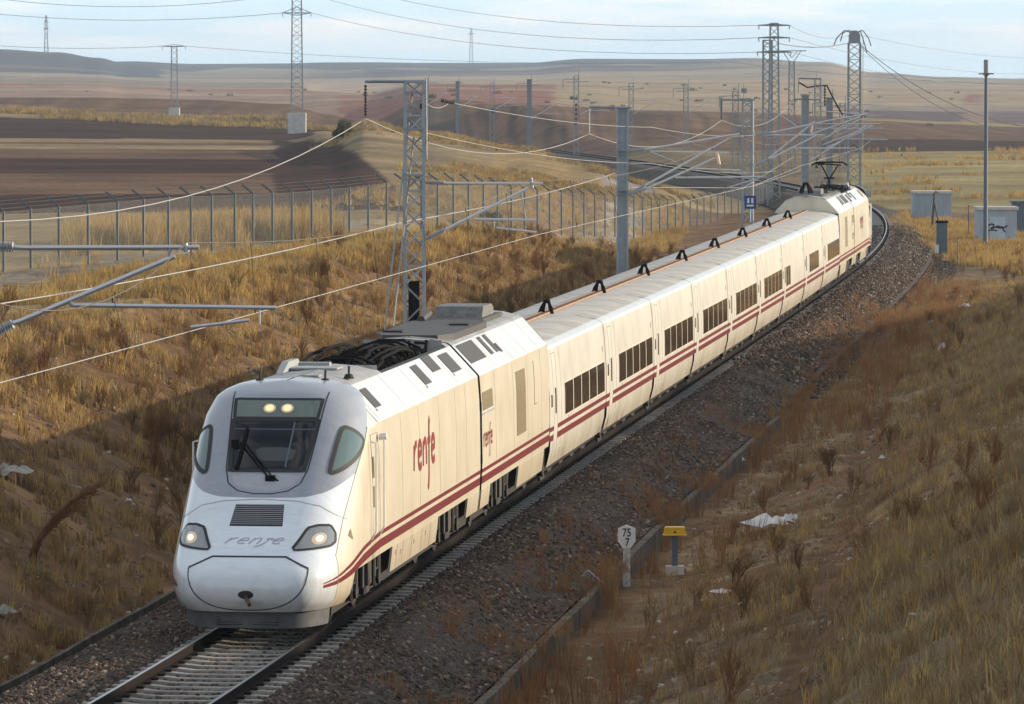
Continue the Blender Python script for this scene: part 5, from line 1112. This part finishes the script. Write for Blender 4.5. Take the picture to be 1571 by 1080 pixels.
# ------------------------------------------------------------------ overhead wires
def tw(Y, z, lat=0): s = float(np.interp(Y, PY, SS)); p = trk(s, lat, z); return Vector(p)
CW = [81, 131, 181, 235, 295, 340, 400, 460, 520, 590]
q = lambda px, py, Y: Pxy(px, py, Y)
back = lambda a, b_, Y: a + (b_ - a) * ((Y - a.y) / (b_.y - a.y))
cws = [back(q(292, 508, 81), q(0, 587, 66), 22), q(0, 587, 66), q(292, 508, 81), q(824, 360, 131), q(1155, 285, 181)] + [tw(Y, 5.35) for Y in CW[3:]]
mws = [back(q(286, 372, 81), q(0, 466, 68), 22) + Vector((0, 0, .6)), q(0, 466, 68), q(286, 372, 81), q(818, 276, 131), q(1130, 206, 181)] + [tw(Y, 6.75) for Y in CW[3:]]
ohl = empty('overhead_line', tuple(cws[0])); tag(ohl, 'contact wire over the track, hung by thin droppers from a sagging carrier wire above it', 'overhead line')
wire('contact_wire', cws, .0075, M['wire'], '', parent=ohl); wire('messenger_wire', mws, .008, M['wiredark'], '', sag=.42, parent=ohl)
def on(pts, Y, sag):
    for a, b_ in zip(pts[:-1], pts[1:]):
        if a.y <= Y <= b_.y: t = (Y - a.y) / (b_.y - a.y); return a.lerp(b_, t) - Vector((0, 0, 4 * sag * t * (1 - t)))
for Y in (67.6, 75.3, 87.2, 94.5, 102, 109.5, 117, 125, 138, 146, 155, 164, 173, 190, 200, 211, 222):
    a, c = on(mws, Y, .42), on(cws, Y, 0)
    if a is None or c is None: continue
    o_ = Vector(ohl.location); b = MB(); b.tube(a - o_, c - o_, .007, 4); b.tube(c - o_, c - o_ + Vector((0, 0, .08)), .018, 5); b.tube(a - o_, a - o_ - Vector((0, 0, .08)), .018, 5); b.build('dropper', M['wiredark'], ohl)
wire('feeder_wire', [q(-90, 480, 80) + Vector((-6.5, -50, .1)), q(-90, 480, 80), q(620, 340, 131), q(945, 265, 181)], .012, M['wire'], 'bright cable crossing behind the cantilevers from the left edge to the broad mast', 'overhead wire', sag=.12)
wire('feeder_wire', [q(-160, 338, 81) + Vector((-6.5, -50, 1.0)), q(-160, 338, 81), q(561, 182, 131), q(904, 205, 181), q(1107, 184, 235), q(1218, 153, 295)], .011, M['wire'], 'white cable looping between the hanging insulators at the mast tops', 'overhead wire', sag=.75)
wire('tension_wire', [q(655, 204, 131), q(1000, 250, 190), q(1190, 262, 250)], .009, M['wire'], 'bright wire running right from the lower balance wheel', 'overhead wire', sag=.2)
wire('tension_wire', [q(650, 155, 131), q(690, 157, 137), q(1000, 195, 190), q(1160, 207, 235)], .009, M['wire'], 'bright wire running right from the upper pulley through two dark insulators', 'overhead wire', sag=.15)
ti = insulator('strain_insulator', (0, 0, 0), q(697, 158, 138) - q(678, 154, 135), .045, 6, M['insuldark'], None); ti.location = q(678, 154, 135); tag(ti, 'dark strain insulator in the wire just right of the tensioning mast', 'insulator')
wire('tension_wire', [q(968, 287, 181), q(1140, 288, 215), q(1218, 240, 265)], .009, M['wire'], 'pale wire running from the broad mast past the blue plate', 'overhead wire')
wire('tension_wire', [q(1157, 285, 235), q(1225, 262, 300), q(1262, 243, 340)], .009, M['wire'], 'pale wire rising beyond the blue plate to the slim lattice mast', 'overhead wire')
wire('tension_wire', [q(1020, 205, 660), q(1190, 262, 560)], .03, M['wire'], 'far pale wire over the distant curve', 'overhead wire')
wire('tension_wire', [q(660, 130, 900), q(820, 152, 700), q(1052, 170, 690)], .03, M['wire'], 'faint far wire linking the masts of the distant curve', 'overhead wire', sag=.6)

# ------------------------------------------------------------------ power pylons
def pylon(name, px, top, base, Y, w0, w1, label, block=0, arms=(), pitch=1.0, legs=.06, m='steelfar'):
    bp = Pxy(px, base, Y); z = min(bp.z, tz(bp.x, Y)) if not block else bp.z; o = empty(name, (bp.x, Y, z)); tag(o, label, 'pylon'); h = Pxy(px, top, Y).z - z; zb_ = 0
    if block:
        zb_ = block / FPX * Y; b = MB(); b.box((0, 0, zb_ / 2 - .8), (w0 * 1.55, w0 * 1.55, zb_ + 1.6)); b.build('concrete_block', M['concretelight'], o)
    lattice_parts(o, h, w0, w1, pitch, legs, legs * .5, M[m], z0=zb_)
    for py, hw, up in arms:
        z1 = Pxy(px, py, Y).z - z; L_ = hw / FPX * Y; b = MB()
        for sg in (-1, 1): b.tube((0, 0, z1), (sg * L_, 0, z1), legs * .8, 5); b.tube((0, 0, z1 + up), (sg * L_, 0, z1), legs * .6, 5); b.tube((0, 0, z1 - up * .4), (sg * L_, 0, z1), legs * .6, 5)
        b.build('crossarm', M[m], o)
        for sg in (-1, 1): insulator('insulator', (sg * L_, 0, z1), (sg * (L_ - .05), 0, z1 - .55 * Y / 760), .07, 4, M['insul'], o)
    return o
pylon('power_pylon', 268, 71, 186, 760, .95, .75, 'lattice pylon with a single flat crossarm on a white block in the fields at left', block=21, arms=((71, 18, .25),), pitch=.8, legs=.06)
pylon('power_pylon', 456, -75, 200, 640, 1.35, .95, 'tall lattice pylon on a white concrete block, cut off by the top of the photo', block=27, arms=((20, 22, .7), (-8, 22, .7), (-36, 22, .7)), pitch=.75, legs=.07)
pylon('power_pylon', 72, 24, 80, 3750, 2.6, 1.0, 'tiny pylon on the crest of the left hill', arms=((34, 4, .8), (44, 4, .8)), pitch=3, legs=.28, m='wiresky')
pylon('power_pylon', 723, 44, 96, 5100, 3.6, 1.2, 'faint far pylon standing alone on the skyline at the centre', arms=((52, 5, 1),), pitch=4, legs=.32, m='wiresky')
tp = pylon('power_pylon', 1187, 36, 300, 440, 1.0, .62, 'tallest right-hand pylon, with two flat crossarms stacked at its head', arms=((39, 24, .1), (58, 24, .1), (80, 26, .1)), pitch=.62, legs=.07)
pylon('power_pylon', 1177, 62, 290, 446, .75, .70, 'dark lattice column standing close against the tallest right-hand pylon', pitch=.8, legs=.09)
ty = pylon('y_pylon', 1214, 95, 262, 560, .75, .5, 'slim pylon with a Y-shaped head between the two big right-hand pylons', pitch=.9, legs=.075)
b = MB(); zz = Pxy(0, 95, 560).z - ty.location.z; zt = Pxy(0, 78, 560).z - ty.location.z
for sg in (-1, 1):
    for dy in (-.2, .2): b.tube((sg * .2, dy, zz), (sg * .95, dy, zt), .045, 4); b.tube((0, dy, zz + .4), (sg * .6, dy, zt), .03, 4)
b.tube((-1.5, 0, zt), (1.5, 0, zt), .05, 5); b.build('y_head', M['steelfar'], ty)
t3 = pylon('power_pylon', 1310, 66, 288, 470, 1.05, 1.0, 'stout lattice pylon at right with fenced foot and cables tangled on its cap', pitch=.75, legs=.085)
b = MB(); zc = Pxy(0, 60, 470).z - t3.location.z; b.box((0, 0, zc), (.95, .9, .75)); b.prism([(-.5, 0), (.5, 0), (.2, .35), (-.2, .35)], 'y', -.3, .3); 
for v_ in range(len(b.v) - 8, len(b.v)): b.v[v_] = (b.v[v_][0], b.v[v_][1], b.v[v_][2] + zc + .38)
b.build('transformer', M['steelfar'], t3)
b = MB()
for x0, x1, z1 in ((-.2, -1.5, .1), (0, -1.0, .5), (.2, 1.2, .1), (.1, .9, -.5)): b.path([(x0, 0, zc + .5), ((x0 + x1) / 2, 0, zc + .75), (x1, 0, zc + z1), (x1 * 1.2, 0, zc + z1 - .7)], .05, 5)
b.build('jumper_cable', M['wiredark'], t3)
b = MB()
for i in range(12): x = -1.3 + i * .24; b.box((x, -1.0, .55), (.05, .05, 1.1))
b.box((0, -1.0, 1.05), (2.8, .06, .06)); b.box((0, -1.0, .5), (2.8, .05, .5)); b.build('foot_fence', M['shedwall'], t3)
b = MB(); b.tube((.75, 0, zc + .2), (.75, .2, 0), .03, 5); b.build('earth_cable', M['wire'], t3)
# lone pole with crossbar at far right
o = empty('utility_pole', tuple(Pxy(1512, 376, 330))); o.location.z = min(o.location.z, tz(o.location.x, 330)); tag(o, 'tall lone pole with a canister and crossbar on top, in front of the graffiti shed', 'pole')
h = Pxy(0, 112, 330).z - o.location.z; b = MB(); b.tube((0, 0, 0), (0, 0, h), .14, 12, .10); b.build('pole', M['bluegrey'], o)
b = MB(); b.tube((0, 0, h), (0, 0, h + .8), .15, 12); b.build('canister', M['steelfar'], o); b = MB(); b.tube((-.45, 0, h - .05), (.45, 0, h - .05), .04, 6); b.tube((-.15, -.3, h - .1), (.2, .3, h - .1), .04, 6); b.box((0, 0, h - .08), (.3, .3, .16)); b.build('crossbar', M['wiredark'], o)
# power lines in the sky
PLN = 'power lines crossing the sky'
def pl(pts, sag, r, label, group=PLN): wire('power_line', [Pxy(*p) for p in pts], r, M['wiresky'], label, 'power line', group, sag)
pl([(-60, 16, 640), (434, 20, 640)], 1.0, .028, 'thin line sagging from the left edge to the cut-off pylon')
pl([(-60, -10, 640), (434, -8, 640)], 1.5, .028, 'highest thin line at the top left of the sky')
pl([(478, 20, 640), (1163, 80, 440)], 1.6, .022, 'lowest of three lines between the cut-off pylon and the tallest right pylon')
pl([(478, -8, 640), (1163, 58, 440)], 1.9, .022, 'middle of three lines between the cut-off pylon and the tallest right pylon')
pl([(478, -36, 640), (1163, 39, 440)], 1.9, .022, 'upper of three lines between the cut-off pylon and the tallest right pylon')
pl([(-60, 66, 760), (250, 71, 760)], .5, .03, 'faint line from the left edge to the pylon with one crossarm')
pl([(286, 71, 760), (1120, 95, 800), (1700, 130, 800)], 1.0, .026, 'faint long line from the one-armed pylon low across the sky')
pl([(1211, 39, 440), (1310, 52, 520), (1640, 90, 620)], .7, .020, 'upper line falling to the right edge of the sky')
pl([(1211, 58, 440), (1640, 110, 620)], 1.2, .020, 'middle line falling to the right edge of the sky')
pl([(1213, 80, 440), (1640, 128, 620)], 1.2, .020, 'lower line falling to the right edge of the sky')
pl([(1192, 66, 440), (1302, 66, 470)], .35, .05, 'thick cable slung between the two big right-hand pylons')
pl([(1318, 68, 470), (1640, 200, 420)], 1.8, .035, 'thick cable dropping from the capped pylon to the right edge')
pl([(1318, 70, 470), (1640, 204, 420)], 2.4, .028, 'second cable dropping beside the thick one to the right edge')

# ------------------------------------------------------------------ security fence
FN = [(-1500, 352, 148), (-900, 338, 163), (-400, 321, 180), (-60, 310, 192), (0, 307, 197), (250, 286, 212), (450, 279, 226), (536, 272, 236), (610, 264, 248), (700, 263, 265), (755, 268, 280), (800, 277, 296), (900, 287, 330), (1000, 296, 365), (1100, 303, 400), (1130, 306, 418), (1190, 306, 450)]
fp = [Pxy(a, b_, c) for a, b_, c in FN]
fz = [(p.x, p.y, p.z) for p in fp]; cum = [0]
for a, b_ in zip(fz[:-1], fz[1:]): cum.append(cum[-1] + math.hypot(b_[0] - a[0], b_[1] - a[1]))
def fpt(d): return Vector([float(np.interp(d, cum, [p[i] for p in fz])) for i in range(3)])
fence = empty('security_fence', (fz[0][0], fz[0][1], fz[0][2] - 2.7)); tag(fence, 'chain link security fence with angled post tops and barbed wire above the cutting', 'fence'); FL_ = Vector(fence.location)
ds = []; pxs = [5, 47, 90, 135, 180, 220, 258, 293, 325, 360, 388, 418, 448, 478, 508, 536]
dd = np.linspace(0, cum[-1], 6000); xs_ = np.array([CX + FPX * fpt(d).x / fpt(d).y for d in dd])
for px in list(range(-1478, -40, 48)) + [-38] + pxs: ds.append(float(dd[np.argmin(abs(xs_ - px))]))
px_ = 536.0; stp = 29.0
while px_ < 1180:
    px_ += stp; stp = max(10.5, stp * .965); ds.append(float(dd[np.argmin(abs(xs_ - px_))]))
posts = []
for i, d in enumerate(ds):
    t = fpt(d); g0 = tz(t.x, t.y); topz = t.z - .40; dr = (fpt(min(d + 1, cum[-1])) - fpt(max(d - 1, 0))).normalized(); out = Vector((-dr.y, dr.x, 0)).normalized()
    base = Vector((t.x, t.y, g0 - .3)); top = Vector((t.x, t.y, max(topz, g0 + 1.9))); tip = top + out * .46 + Vector((0, 0, .34)); posts.append((base, top, tip))
    b = MB(); b.tube(base - FL_, top - FL_, .052, 8); b.tube(top - FL_, tip - FL_, .045, 6); b.build('post', M['fencepost'], fence)
b = MB()
for (b0, t0, p0), (b1, t1, p1) in zip(posts[:-1], posts[1:]): b.add([b0 - FL_, b1 - FL_, t1 - FL_ - Vector((0, 0, .04)), t0 - FL_ - Vector((0, 0, .04))], [(0, 1, 2, 3)])
def mesh_material():
    m = bpy.data.materials.new('chain_link'); m.use_nodes = True; t = m.node_tree; bs = t.nodes['Principled BSDF']; bs.inputs['Base Color'].default_value = (.25, .27, .27, 1); bs.inputs['Metallic'].default_value = .4; bs.inputs['Roughness'].default_value = .5
    g = N(t, 'ShaderNodeNewGeometry'); s = N(t, 'ShaderNodeSeparateXYZ'); t.links.new(g.outputs['Position'], s.inputs[0]); outs = []
    for sg in (1, -1):
        a = N(t, 'ShaderNodeMath', operation='MULTIPLY_ADD'); a.inputs[1].default_value = sg; t.links.new(s.outputs[1], a.inputs[0]); t.links.new(s.outputs[2], a.inputs[2])
        c = N(t, 'ShaderNodeMath', operation='MULTIPLY'); c.inputs[1].default_value = 14; t.links.new(a.outputs[0], c.inputs[0]); f = N(t, 'ShaderNodeMath', operation='FRACT'); t.links.new(c.outputs[0], f.inputs[0]); l = N(t, 'ShaderNodeMath', operation='LESS_THAN'); l.inputs[1].default_value = .06; t.links.new(f.outputs[0], l.inputs[0]); outs.append(l)
    mx = N(t, 'ShaderNodeMath', operation='MAXIMUM'); t.links.new(outs[0].outputs[0], mx.inputs[0]); t.links.new(outs[1].outputs[0], mx.inputs[1]); tr = N(t, 'ShaderNodeBsdfTransparent'); ms = N(t, 'ShaderNodeMixShader')
    t.links.new(mx.outputs[0], ms.inputs[0]); t.links.new(tr.outputs[0], ms.inputs[1]); t.links.new(bs.outputs[0], ms.inputs[2]); t.links.new(ms.outputs[0], t.nodes['Material Output'].inputs[0]); return m
b.build('chain_link_mesh', mesh_material(), fence)
for k in (.25, .65, 1.0):
    b = MB(); b.path([a[1].lerp(a[2], k) - FL_ for a in posts], .010, 3); b.build('barbed_wire', M['fencepost'], fence)
b = MB(); b.path([a[1] - FL_ - Vector((0, 0, .04)) for a in posts], .012, 3); b.build('top_wire', M['fencepost'], fence)

# ------------------------------------------------------------------ drainage channels
def wall_strip(name, lat, s0, s1, zt, zb_, th, label):
    b = MB(); ss = np.arange(s0, s1, 1.0); rows = []
    for s in ss:
        j = .02 * float(vnoise(np.array([s]), np.array([lat]), 2.0, 90)[0]); rows.append([trk(s, lat, zb_), trk(s, lat, zt + j), trk(s, lat + th, zt + j), trk(s, lat + th, zb_)])
    b.grid(np.array(rows)); b.add([tuple(r) for r in rows[0]], [(0, 1, 2, 3)]); o = b.build(name, M['concrete']); return tag(o, label, 'wall')
wall_strip('channel_wall', 3.70, -60, 76, -.92, -1.6, .16, 'stained concrete channel wall along the right side of the ballast')
wall_strip('channel_kerb', -4.55, -60, 40, -1.0, -1.5, .08, 'low dark kerb half buried at the foot of the left cutting')

# ------------------------------------------------------------------ lineside things
km = empty('kilometre_post', tuple(ground_at(962, 902))); tag(km, 'white hexagonal kilometre post marked 75 over 7 beside the channel wall', 'sign'); YK = km.location.y; sc = YK / FPX; zk = Pxy(0, 806, YK).z - km.location.z
hx = 13.5 * sc; b = MB(); b.prism([(-hx * .45, zk - 36 * sc), (hx * .45, zk - 36 * sc), (hx, zk - 26 * sc), (hx, zk - 6 * sc), (0, zk), (-hx, zk - 6 * sc), (-hx, zk - 26 * sc)], 'y', -.03, .03); pn = b.build('plate', M['white'], km, bevel=.004)
b = MB(); b.box((0, .0, (zk - 36 * sc) / 2 - .15), (.15, .055, zk - 36 * sc + .3)); b.build('post', M['whitepost'] if 'whitepost' in M else M['white'], km)
def text(body, size, locv, parent, m, name='lettering', sx=1, rot=(math.pi / 2, 0, 0)):
    c = bpy.data.curves.new('t', 'FONT'); c.body = body; c.size = size; c.align_x = 'CENTER'; c.align_y = 'CENTER'; c.extrude = .002; c.offset = .003; t = bpy.data.objects.new('t', c); COL.objects.link(t)
    bpy.context.view_layer.update(); me = bpy.data.meshes.new_from_object(t.evaluated_get(bpy.context.evaluated_depsgraph_get())); bpy.data.objects.remove(t)
    o = bpy.data.objects.new(name, me); COL.objects.link(o); me.materials.clear(); me.materials.append(m); o.parent = parent; o.location = locv; o.rotation_euler = rot; o.scale = (sx, 1, 1); return o
text('75', .235, (0, -.035, zk - 12.5 * sc), pn, M['digit'], sx=.78); text('7', .235, (0.01, -.035, zk - 27.5 * sc), pn, M['digit'], sx=.78)
yb = empty('junction_box', tuple(ground_at(1036, 884))); tag(yb, 'yellow lidded box on a blue grey post set in a concrete foot', 'junction box'); Yb = yb.location.y; sc = Yb / FPX; zt_ = Pxy(0, 809, Yb).z - yb.location.z
b = MB(); b.prism([(-17 * sc, zt_ - 14 * sc), (17 * sc, zt_ - 14 * sc), (17 * sc, zt_ - 11 * sc), (15.5 * sc, zt_ - 1.5 * sc), (14 * sc, zt_), (-14 * sc, zt_), (-15.5 * sc, zt_ - 1.5 * sc), (-17 * sc, zt_ - 11 * sc)], 'y', -.12, .12); b.box((0, 0, zt_ - 12.5 * sc), (37 * sc, .30, .02)); b.build('lid', M['yellow'], yb, bevel=.01)
b = MB(); b.box((0, 0, (zt_ - 14 * sc) / 2), (9 * sc, .11, zt_ - 14 * sc)); b.build('post', M['bluegrey'], yb); b = MB(); b.box((0, 0, .05), (28 * sc, .34, .28)); b.build('footing', M['concretelight'], yb)
b = MB(); b.prism([(-.035, zt_ - 9 * sc), (.035, zt_ - 9 * sc), (0, zt_ - 5 * sc)], 'y', -.128, -.118); b.build('warning_mark', M['digit'], yb)
o = MB(); o.prism([(-.07, -.2), (.07, -.2), (.07, .22), (.03, .30), (-.03, .30), (-.07, .22)], 'y', -.06, .06); o = o.build('marker_stub', M['ochrestone']); o.location = ground_at(1161, 866); tag(o, 'short pointed concrete stub among the grass right of the yellow box', 'marker')
o = MB(); o.box((0, 0, .0), (.44, .20, .04)); o = o.build('speckled_board', mat('speckled_board', (.62, .63, .62), .8, col2=(.10, .09, .08), vs=22)); o.location = ground_at(910, 914) + Vector((0, -.1, .30)); o.rotation_euler = (R(-58), R(40), R(10)); tag(o, 'tilted speckled white board leaning at the end of the channel wall', 'board')
# plastic litter
def sheet(name, px, py, w, h, seed, label, m='plastic', cat='litter'):
    r = np.random.default_rng(seed); p = ground_at(px, py); sc = p.y / FPX; n = 13; G = np.zeros((n, n, 3)); a = np.linspace(-.5, .5, n); ph = r.uniform(0, 6, 6)
    for i, u in enumerate(a):
        for j, v in enumerate(a):
            rad = 1 - .35 * (u * u + v * v) * 2; zz = .5 * (np.sin(u * 9 + ph[0]) * np.cos(v * 7 + ph[1]) * .4 + np.sin(u * 15 + v * 11 + ph[2]) * .22) + .45 + r.uniform(-.03, .03)
            G[i, j] = (u * w * sc * (1 + .4 * np.sin(v * 6 + ph[3])), v * w * sc * .9 * rad + r.uniform(-.01, .01), zz * h * sc * max(0, 1 - 3.0 * max(abs(u), abs(v)) ** 2.5) * 1.2)
    b = MB(); b.grid(G); o = b.build(name, M[m]); o.location = p + Vector((0, 0, .04)); tag(o, label, cat); return o
sheet('plastic_sheet', 1182, 815, 66, 30, 1, 'large crumpled white plastic sheet lying on the bank beyond the yellow box'); sheet('plastic_bag', 1215, 803, 18, 16, 2, 'small white bag at the right end of the crumpled sheet')
sheet('plastic_bag', 1133, 713, 18, 16, 3, 'white bag beside the middle of the channel wall'); sheet('plastic_bag', 1464, 460, 20, 12, 4, 'lilac white bag in the rust brown weeds, the upper of two'); sheet('plastic_bag', 1480, 474, 16, 10, 5, 'white bag in the weeds, the lower of two')
sheet('plastic_bag', 1447, 541, 10, 18, 6, 'narrow white scrap standing on the upper bank'); sheet('plastic_bag', 1330, 505, 14, 10, 7, 'small white scrap at the edge of the ballast'); sheet('plastic_bag', 1430, 498, 8, 8, 17, 'grey scrap above the small white scrap')
sheet('plastic_bag', 1110, 916, 30, 10, 8, 'flat grey white scrap in front of the concrete stub'); sheet('plastic_bag', 905, 1048, 12, 5, 9, 'small shiny scrap near the bottom of the photo'); sheet('plastic_bag', 1140, 968, 12, 5, 10, 'small pale scrap in the grass of the lower bank')
sheet('plastic_bag', 1404, 952, 12, 6, 18, 'lone pale scrap high on the right bank'); sheet('plastic_bag', 196, 775, 9, 8, 11, 'small white scrap on the shaded cutting left of the nose', cat='litter'); sheet('pale_rock', 4, 952, 36, 22, 12, 'pale rock at the left edge of the cutting', 'stone', 'rock'); sheet('plastic_bag', 1355, 708, 10, 8, 19, 'tiny white scrap on the open bank')
sheet('pale_rock', 8, 735, 60, 26, 21, 'patch of pale broken rock high on the left cutting', 'stone', 'rock')
# small yellow box between the rails and weeds
o = empty('yellow_marker', tuple(ground_at(1352, 430))); tag(o, 'tiny yellow box on short legs beside the far ballast', 'marker'); b = MB(); b.box((0, 0, .30), (.42, .3, .16)); b.box((0, 0, .40), (.34, .24, .05)); b.build('box', M['yellow'], o, bevel=.01); b = MB(); b.box((0, 0, .11), (.10, .1, .24)); b.build('leg', M['bluegrey'], o)
# sheds and cabinets at right
def shed(name, x0, x1, ytop, ybot, Y, dep, label, roofm='concretelight'):
    a, c = Pxy(x0, ytop, Y), Pxy(x1, ybot, Y); o = empty(name, ((a.x + c.x) / 2, Y, min(c.z, tz((a.x + c.x) / 2, Y)) - .1)); w = c.x - a.x; h = a.z - o.location.z; tag(o, label, 'shed'); b = MB(); b.box((0, dep / 2, h / 2), (w, dep, h)); b.build('walls', M['shedwall'], o)
    b = MB(); b.box((0, dep / 2, h + .10), (w + .2, dep + .25, .20)); b.build('roof', M[roofm], o, bevel=.02); return o, w, h
sh, w, h = shed('equipment_shed', 1500, 1560, 322, 380, 338, 2.4, 'pale blue shed with a flat roof slab and black graffiti on its door'); b = MB(); b.box((.02, -.02, h * .42), (.95, .04, h * .80)); dr_ = b.build('door', M['sheddoor'], sh); gf = MB(); fl = lambda u, v: Vector((u, -.045, v))
for st in ([(-.55, .62), (-.35, .70), (-.2, .66), (-.28, .52), (-.42, .46), (-.2, .50), (-.02, .58), (.1, .48), (.25, .56), (.4, .5), (.62, .62)], [(-.55, .36), (-.3, .40), (0, .36)], [(.3, .5), (.45, .32), (.5, .28)], [(-.05, .5), (.05, .6), (.2, .5), (.3, .55)]):
    ribbon(gf, [(u, h * (.30 + v * .5)) for u, v in st], fl, .085, .01)
gf.build('graffiti', M['digit'], sh)
s2, w, h = shed('corrugated_container', 1402, 1460, 297, 335, 395, 2.4, 'pale blue corrugated container with wavy stains behind the wooden post'); b = MB()
for i in range(18): b.box((-w / 2 + .1 + i * w / 18, -.02, h / 2), (.07, .06, h * .96))
b.build('corrugation', M['shedwall'], s2)
o = MB(); o.box((0, 0, 1.1), (1.6, 1.2, 2.3)); o.box((0, 0, 2.3), (1.8, 1.4, .12)); o = o.build('dark_hut', M['cabinet']); p = Pxy(1572, 370, 352); o.location = (p.x, 352, tz(p.x, 352)); tag(o, 'dark hut partly hidden behind the graffiti shed at the right edge', 'hut')
o = empty('signal_cabinet', tuple(Pxy(1445, 374, 318))); o.location.z = min(o.location.z, tz(o.location.x, 318)); tag(o, 'small blue grey lineside cabinet with a black lid', 'cabinet'); h = Pxy(0, 341, 318).z - o.location.z; b = MB(); b.box((0, 0, h / 2), (.62, .4, h)); b.build('body', M['cabinet'], o, bevel=.01); b = MB(); b.box((0, 0, h + .04), (.70, .5, .14)); b.build('lid', M['rubber'], o, bevel=.02); b = MB(); b.box((-.3, -.2, .5), (.22, .1, .5)); b.build('side_box', M['white'], o)
o = empty('wooden_post', tuple(Pxy(1431, 348, 370))); o.location.z = min(o.location.z, tz(o.location.x, 370)); tag(o, 'leaning wooden post with a strut in front of the corrugated container', 'post'); h = Pxy(0, 296, 370).z - o.location.z; b = MB(); b.tube((-.05, 0, 0), (.1, 0, h), .09, 8, .07); b.build('pole', M['wood'], o); b = MB(); b.tube((.1, 0, h * .75), (.55, 0, 0), .05, 6); b.build('strut', M['wood'], o); b = MB(); b.path([(.05, 0, h - .1), (.2, 0, h + .12), (.35, 0, h + .02)], .05, 6); b.build('hook', M['wood'], o)
for px, pt_, pb, Y, lab in ((1486, 315, 350, 345, 'thin dark stake between the cabinet and the graffiti shed'), (1470, 365, 405, 300, 'short ochre stake in the rust brown weeds')):
    p = Pxy(px, pb, Y); b = MB(); h = (pb - pt_) / FPX * Y; b.tube((0, 0, -.4), (0, 0, h), .035, 6); b.box((0, 0, h), (.09, .09, .06)); o = b.build('stake', M['wood'] if Y == 345 else M['gold']); o.location = (p.x, Y, max(tz(p.x, Y), p.z)); tag(o, lab, 'stake')
# culvert parapet beside the far track
o = MB(); a, c = Pxy(1186, 272, 452), Pxy(1232, 296, 425); dv = c - a; o.prism([(0, 0), (dv.x, dv.z * 0 - .0), (dv.x, .9), (0, .9)], 'y', 0, .35); o = o.build('culvert_parapet', M['concrete']); o.location = (a.x, a.y, tz(a.x, a.y) + .2); tag(o, 'grey concrete parapet beside the far track behind the rear power car', 'parapet')
# dark bushes
def bush(name, px, py, Y, w, label, gm='green', rust=False):
    p = Pxy(px, py, Y); p.z = tz(p.x, Y); r = np.random.default_rng(px); n = 1500; V, F = [], []
    u = r.normal(size=(n, 3)); u /= np.linalg.norm(u, axis=1)[:, None]; rad = r.random(n) ** .45; u[:, 2] = np.abs(u[:, 2]); c = u * rad[:, None] * np.array([w / 2, w / 2, w * .42]) * (1 + .25 * np.sin(u[:, :1] * 5 + px)); sz = w * .035
    for k in range(n): a, b_ = r.normal(size=3) * sz, r.normal(size=3) * sz; i = len(V); V += [tuple(c[k] - a), tuple(c[k] + b_), tuple(c[k] + a), tuple(c[k] - b_)]; F.append((i, i + 1, i + 2, i + 3))
    o = empty(name, p); tag(o, label, 'bush'); mb = MB(); mb.add(V, F); mb.build('foliage', gmat[gm], o); b = MB()
    for k in range(5): b.tube((0, 0, -.2), tuple(np.array([r.uniform(-.3, .3), r.uniform(-.3, .3), .5]) * w), .02 * w, 5, .006 * w)
    b.build('stem', M['wood'], o)
bush('green_bush', 530, 217, 500, 2.8, 'round dark green bush on the ridge left of the tensioning mast'); bush('green_bush', 752, 268, 300, 1.3, 'low dark green bush just beyond the fence, right of the mast')
bush('red_shrub', 1095, 375, 262, 1.0, 'russet shrub between the fence and the middle coaches, the largest of three', 'rust'); bush('red_shrub', 1072, 362, 268, .8, 'russet shrub, the upper left of the three by the fence', 'rust'); bush('red_shrub', 1025, 355, 262, .6, 'small russet shrub, leftmost of the three by the fence', 'rust')
# tall arching dead weed on the shaded cutting
p = ground_at(45, 860); o = MB(); r = random.Random(9)
for k in range(26):
    a = Vector((r.uniform(-.06, .06), r.uniform(-.1, .1), 0)); L_ = r.uniform(1.3, 2.1); o.path([a + Vector((L_ * t * (.45 + .5 * t) * .75 + r.uniform(-.02, .02), 0, L_ * t * (1.0 - .25 * t))) for t in np.linspace(0, 1, 7)], .009, 3)
    for q_ in range(10): t = r.uniform(.4, 1); c = a + Vector((L_ * t * (.45 + .5 * t) * .75, 0, L_ * t * (1.0 - .25 * t))); o.tube(c, c + Vector((r.uniform(-.05, .15), r.uniform(-.08, .08), r.uniform(-.02, .16))), .007, 3)
o = o.build('dead_weed', gmat['rust']); o.location = p; tag(o, 'tall arching dead weed on the shaded cutting left of the train', 'weed')

# ------------------------------------------------------------------ haze
hz = MB(); hz.box((300, 3100, 18), (14000, 7200, 90)); ho = hz.build('haze', bpy.data.materials.new('haze')); hm = ho.data.materials[0]; hm.use_nodes = True; t = hm.node_tree; t.nodes.clear()
pv_ = N(t, 'ShaderNodeVolumePrincipled'); pv_.inputs['Color'].default_value = (.66, .82, 1.0, 1); pv_.inputs['Density'].default_value = .00011; pv_.inputs['Anisotropy'].default_value = .2; om = N(t, 'ShaderNodeOutputMaterial'); t.links.new(pv_.outputs[0], om.inputs['Volume']); tag(ho, kind='stuff')
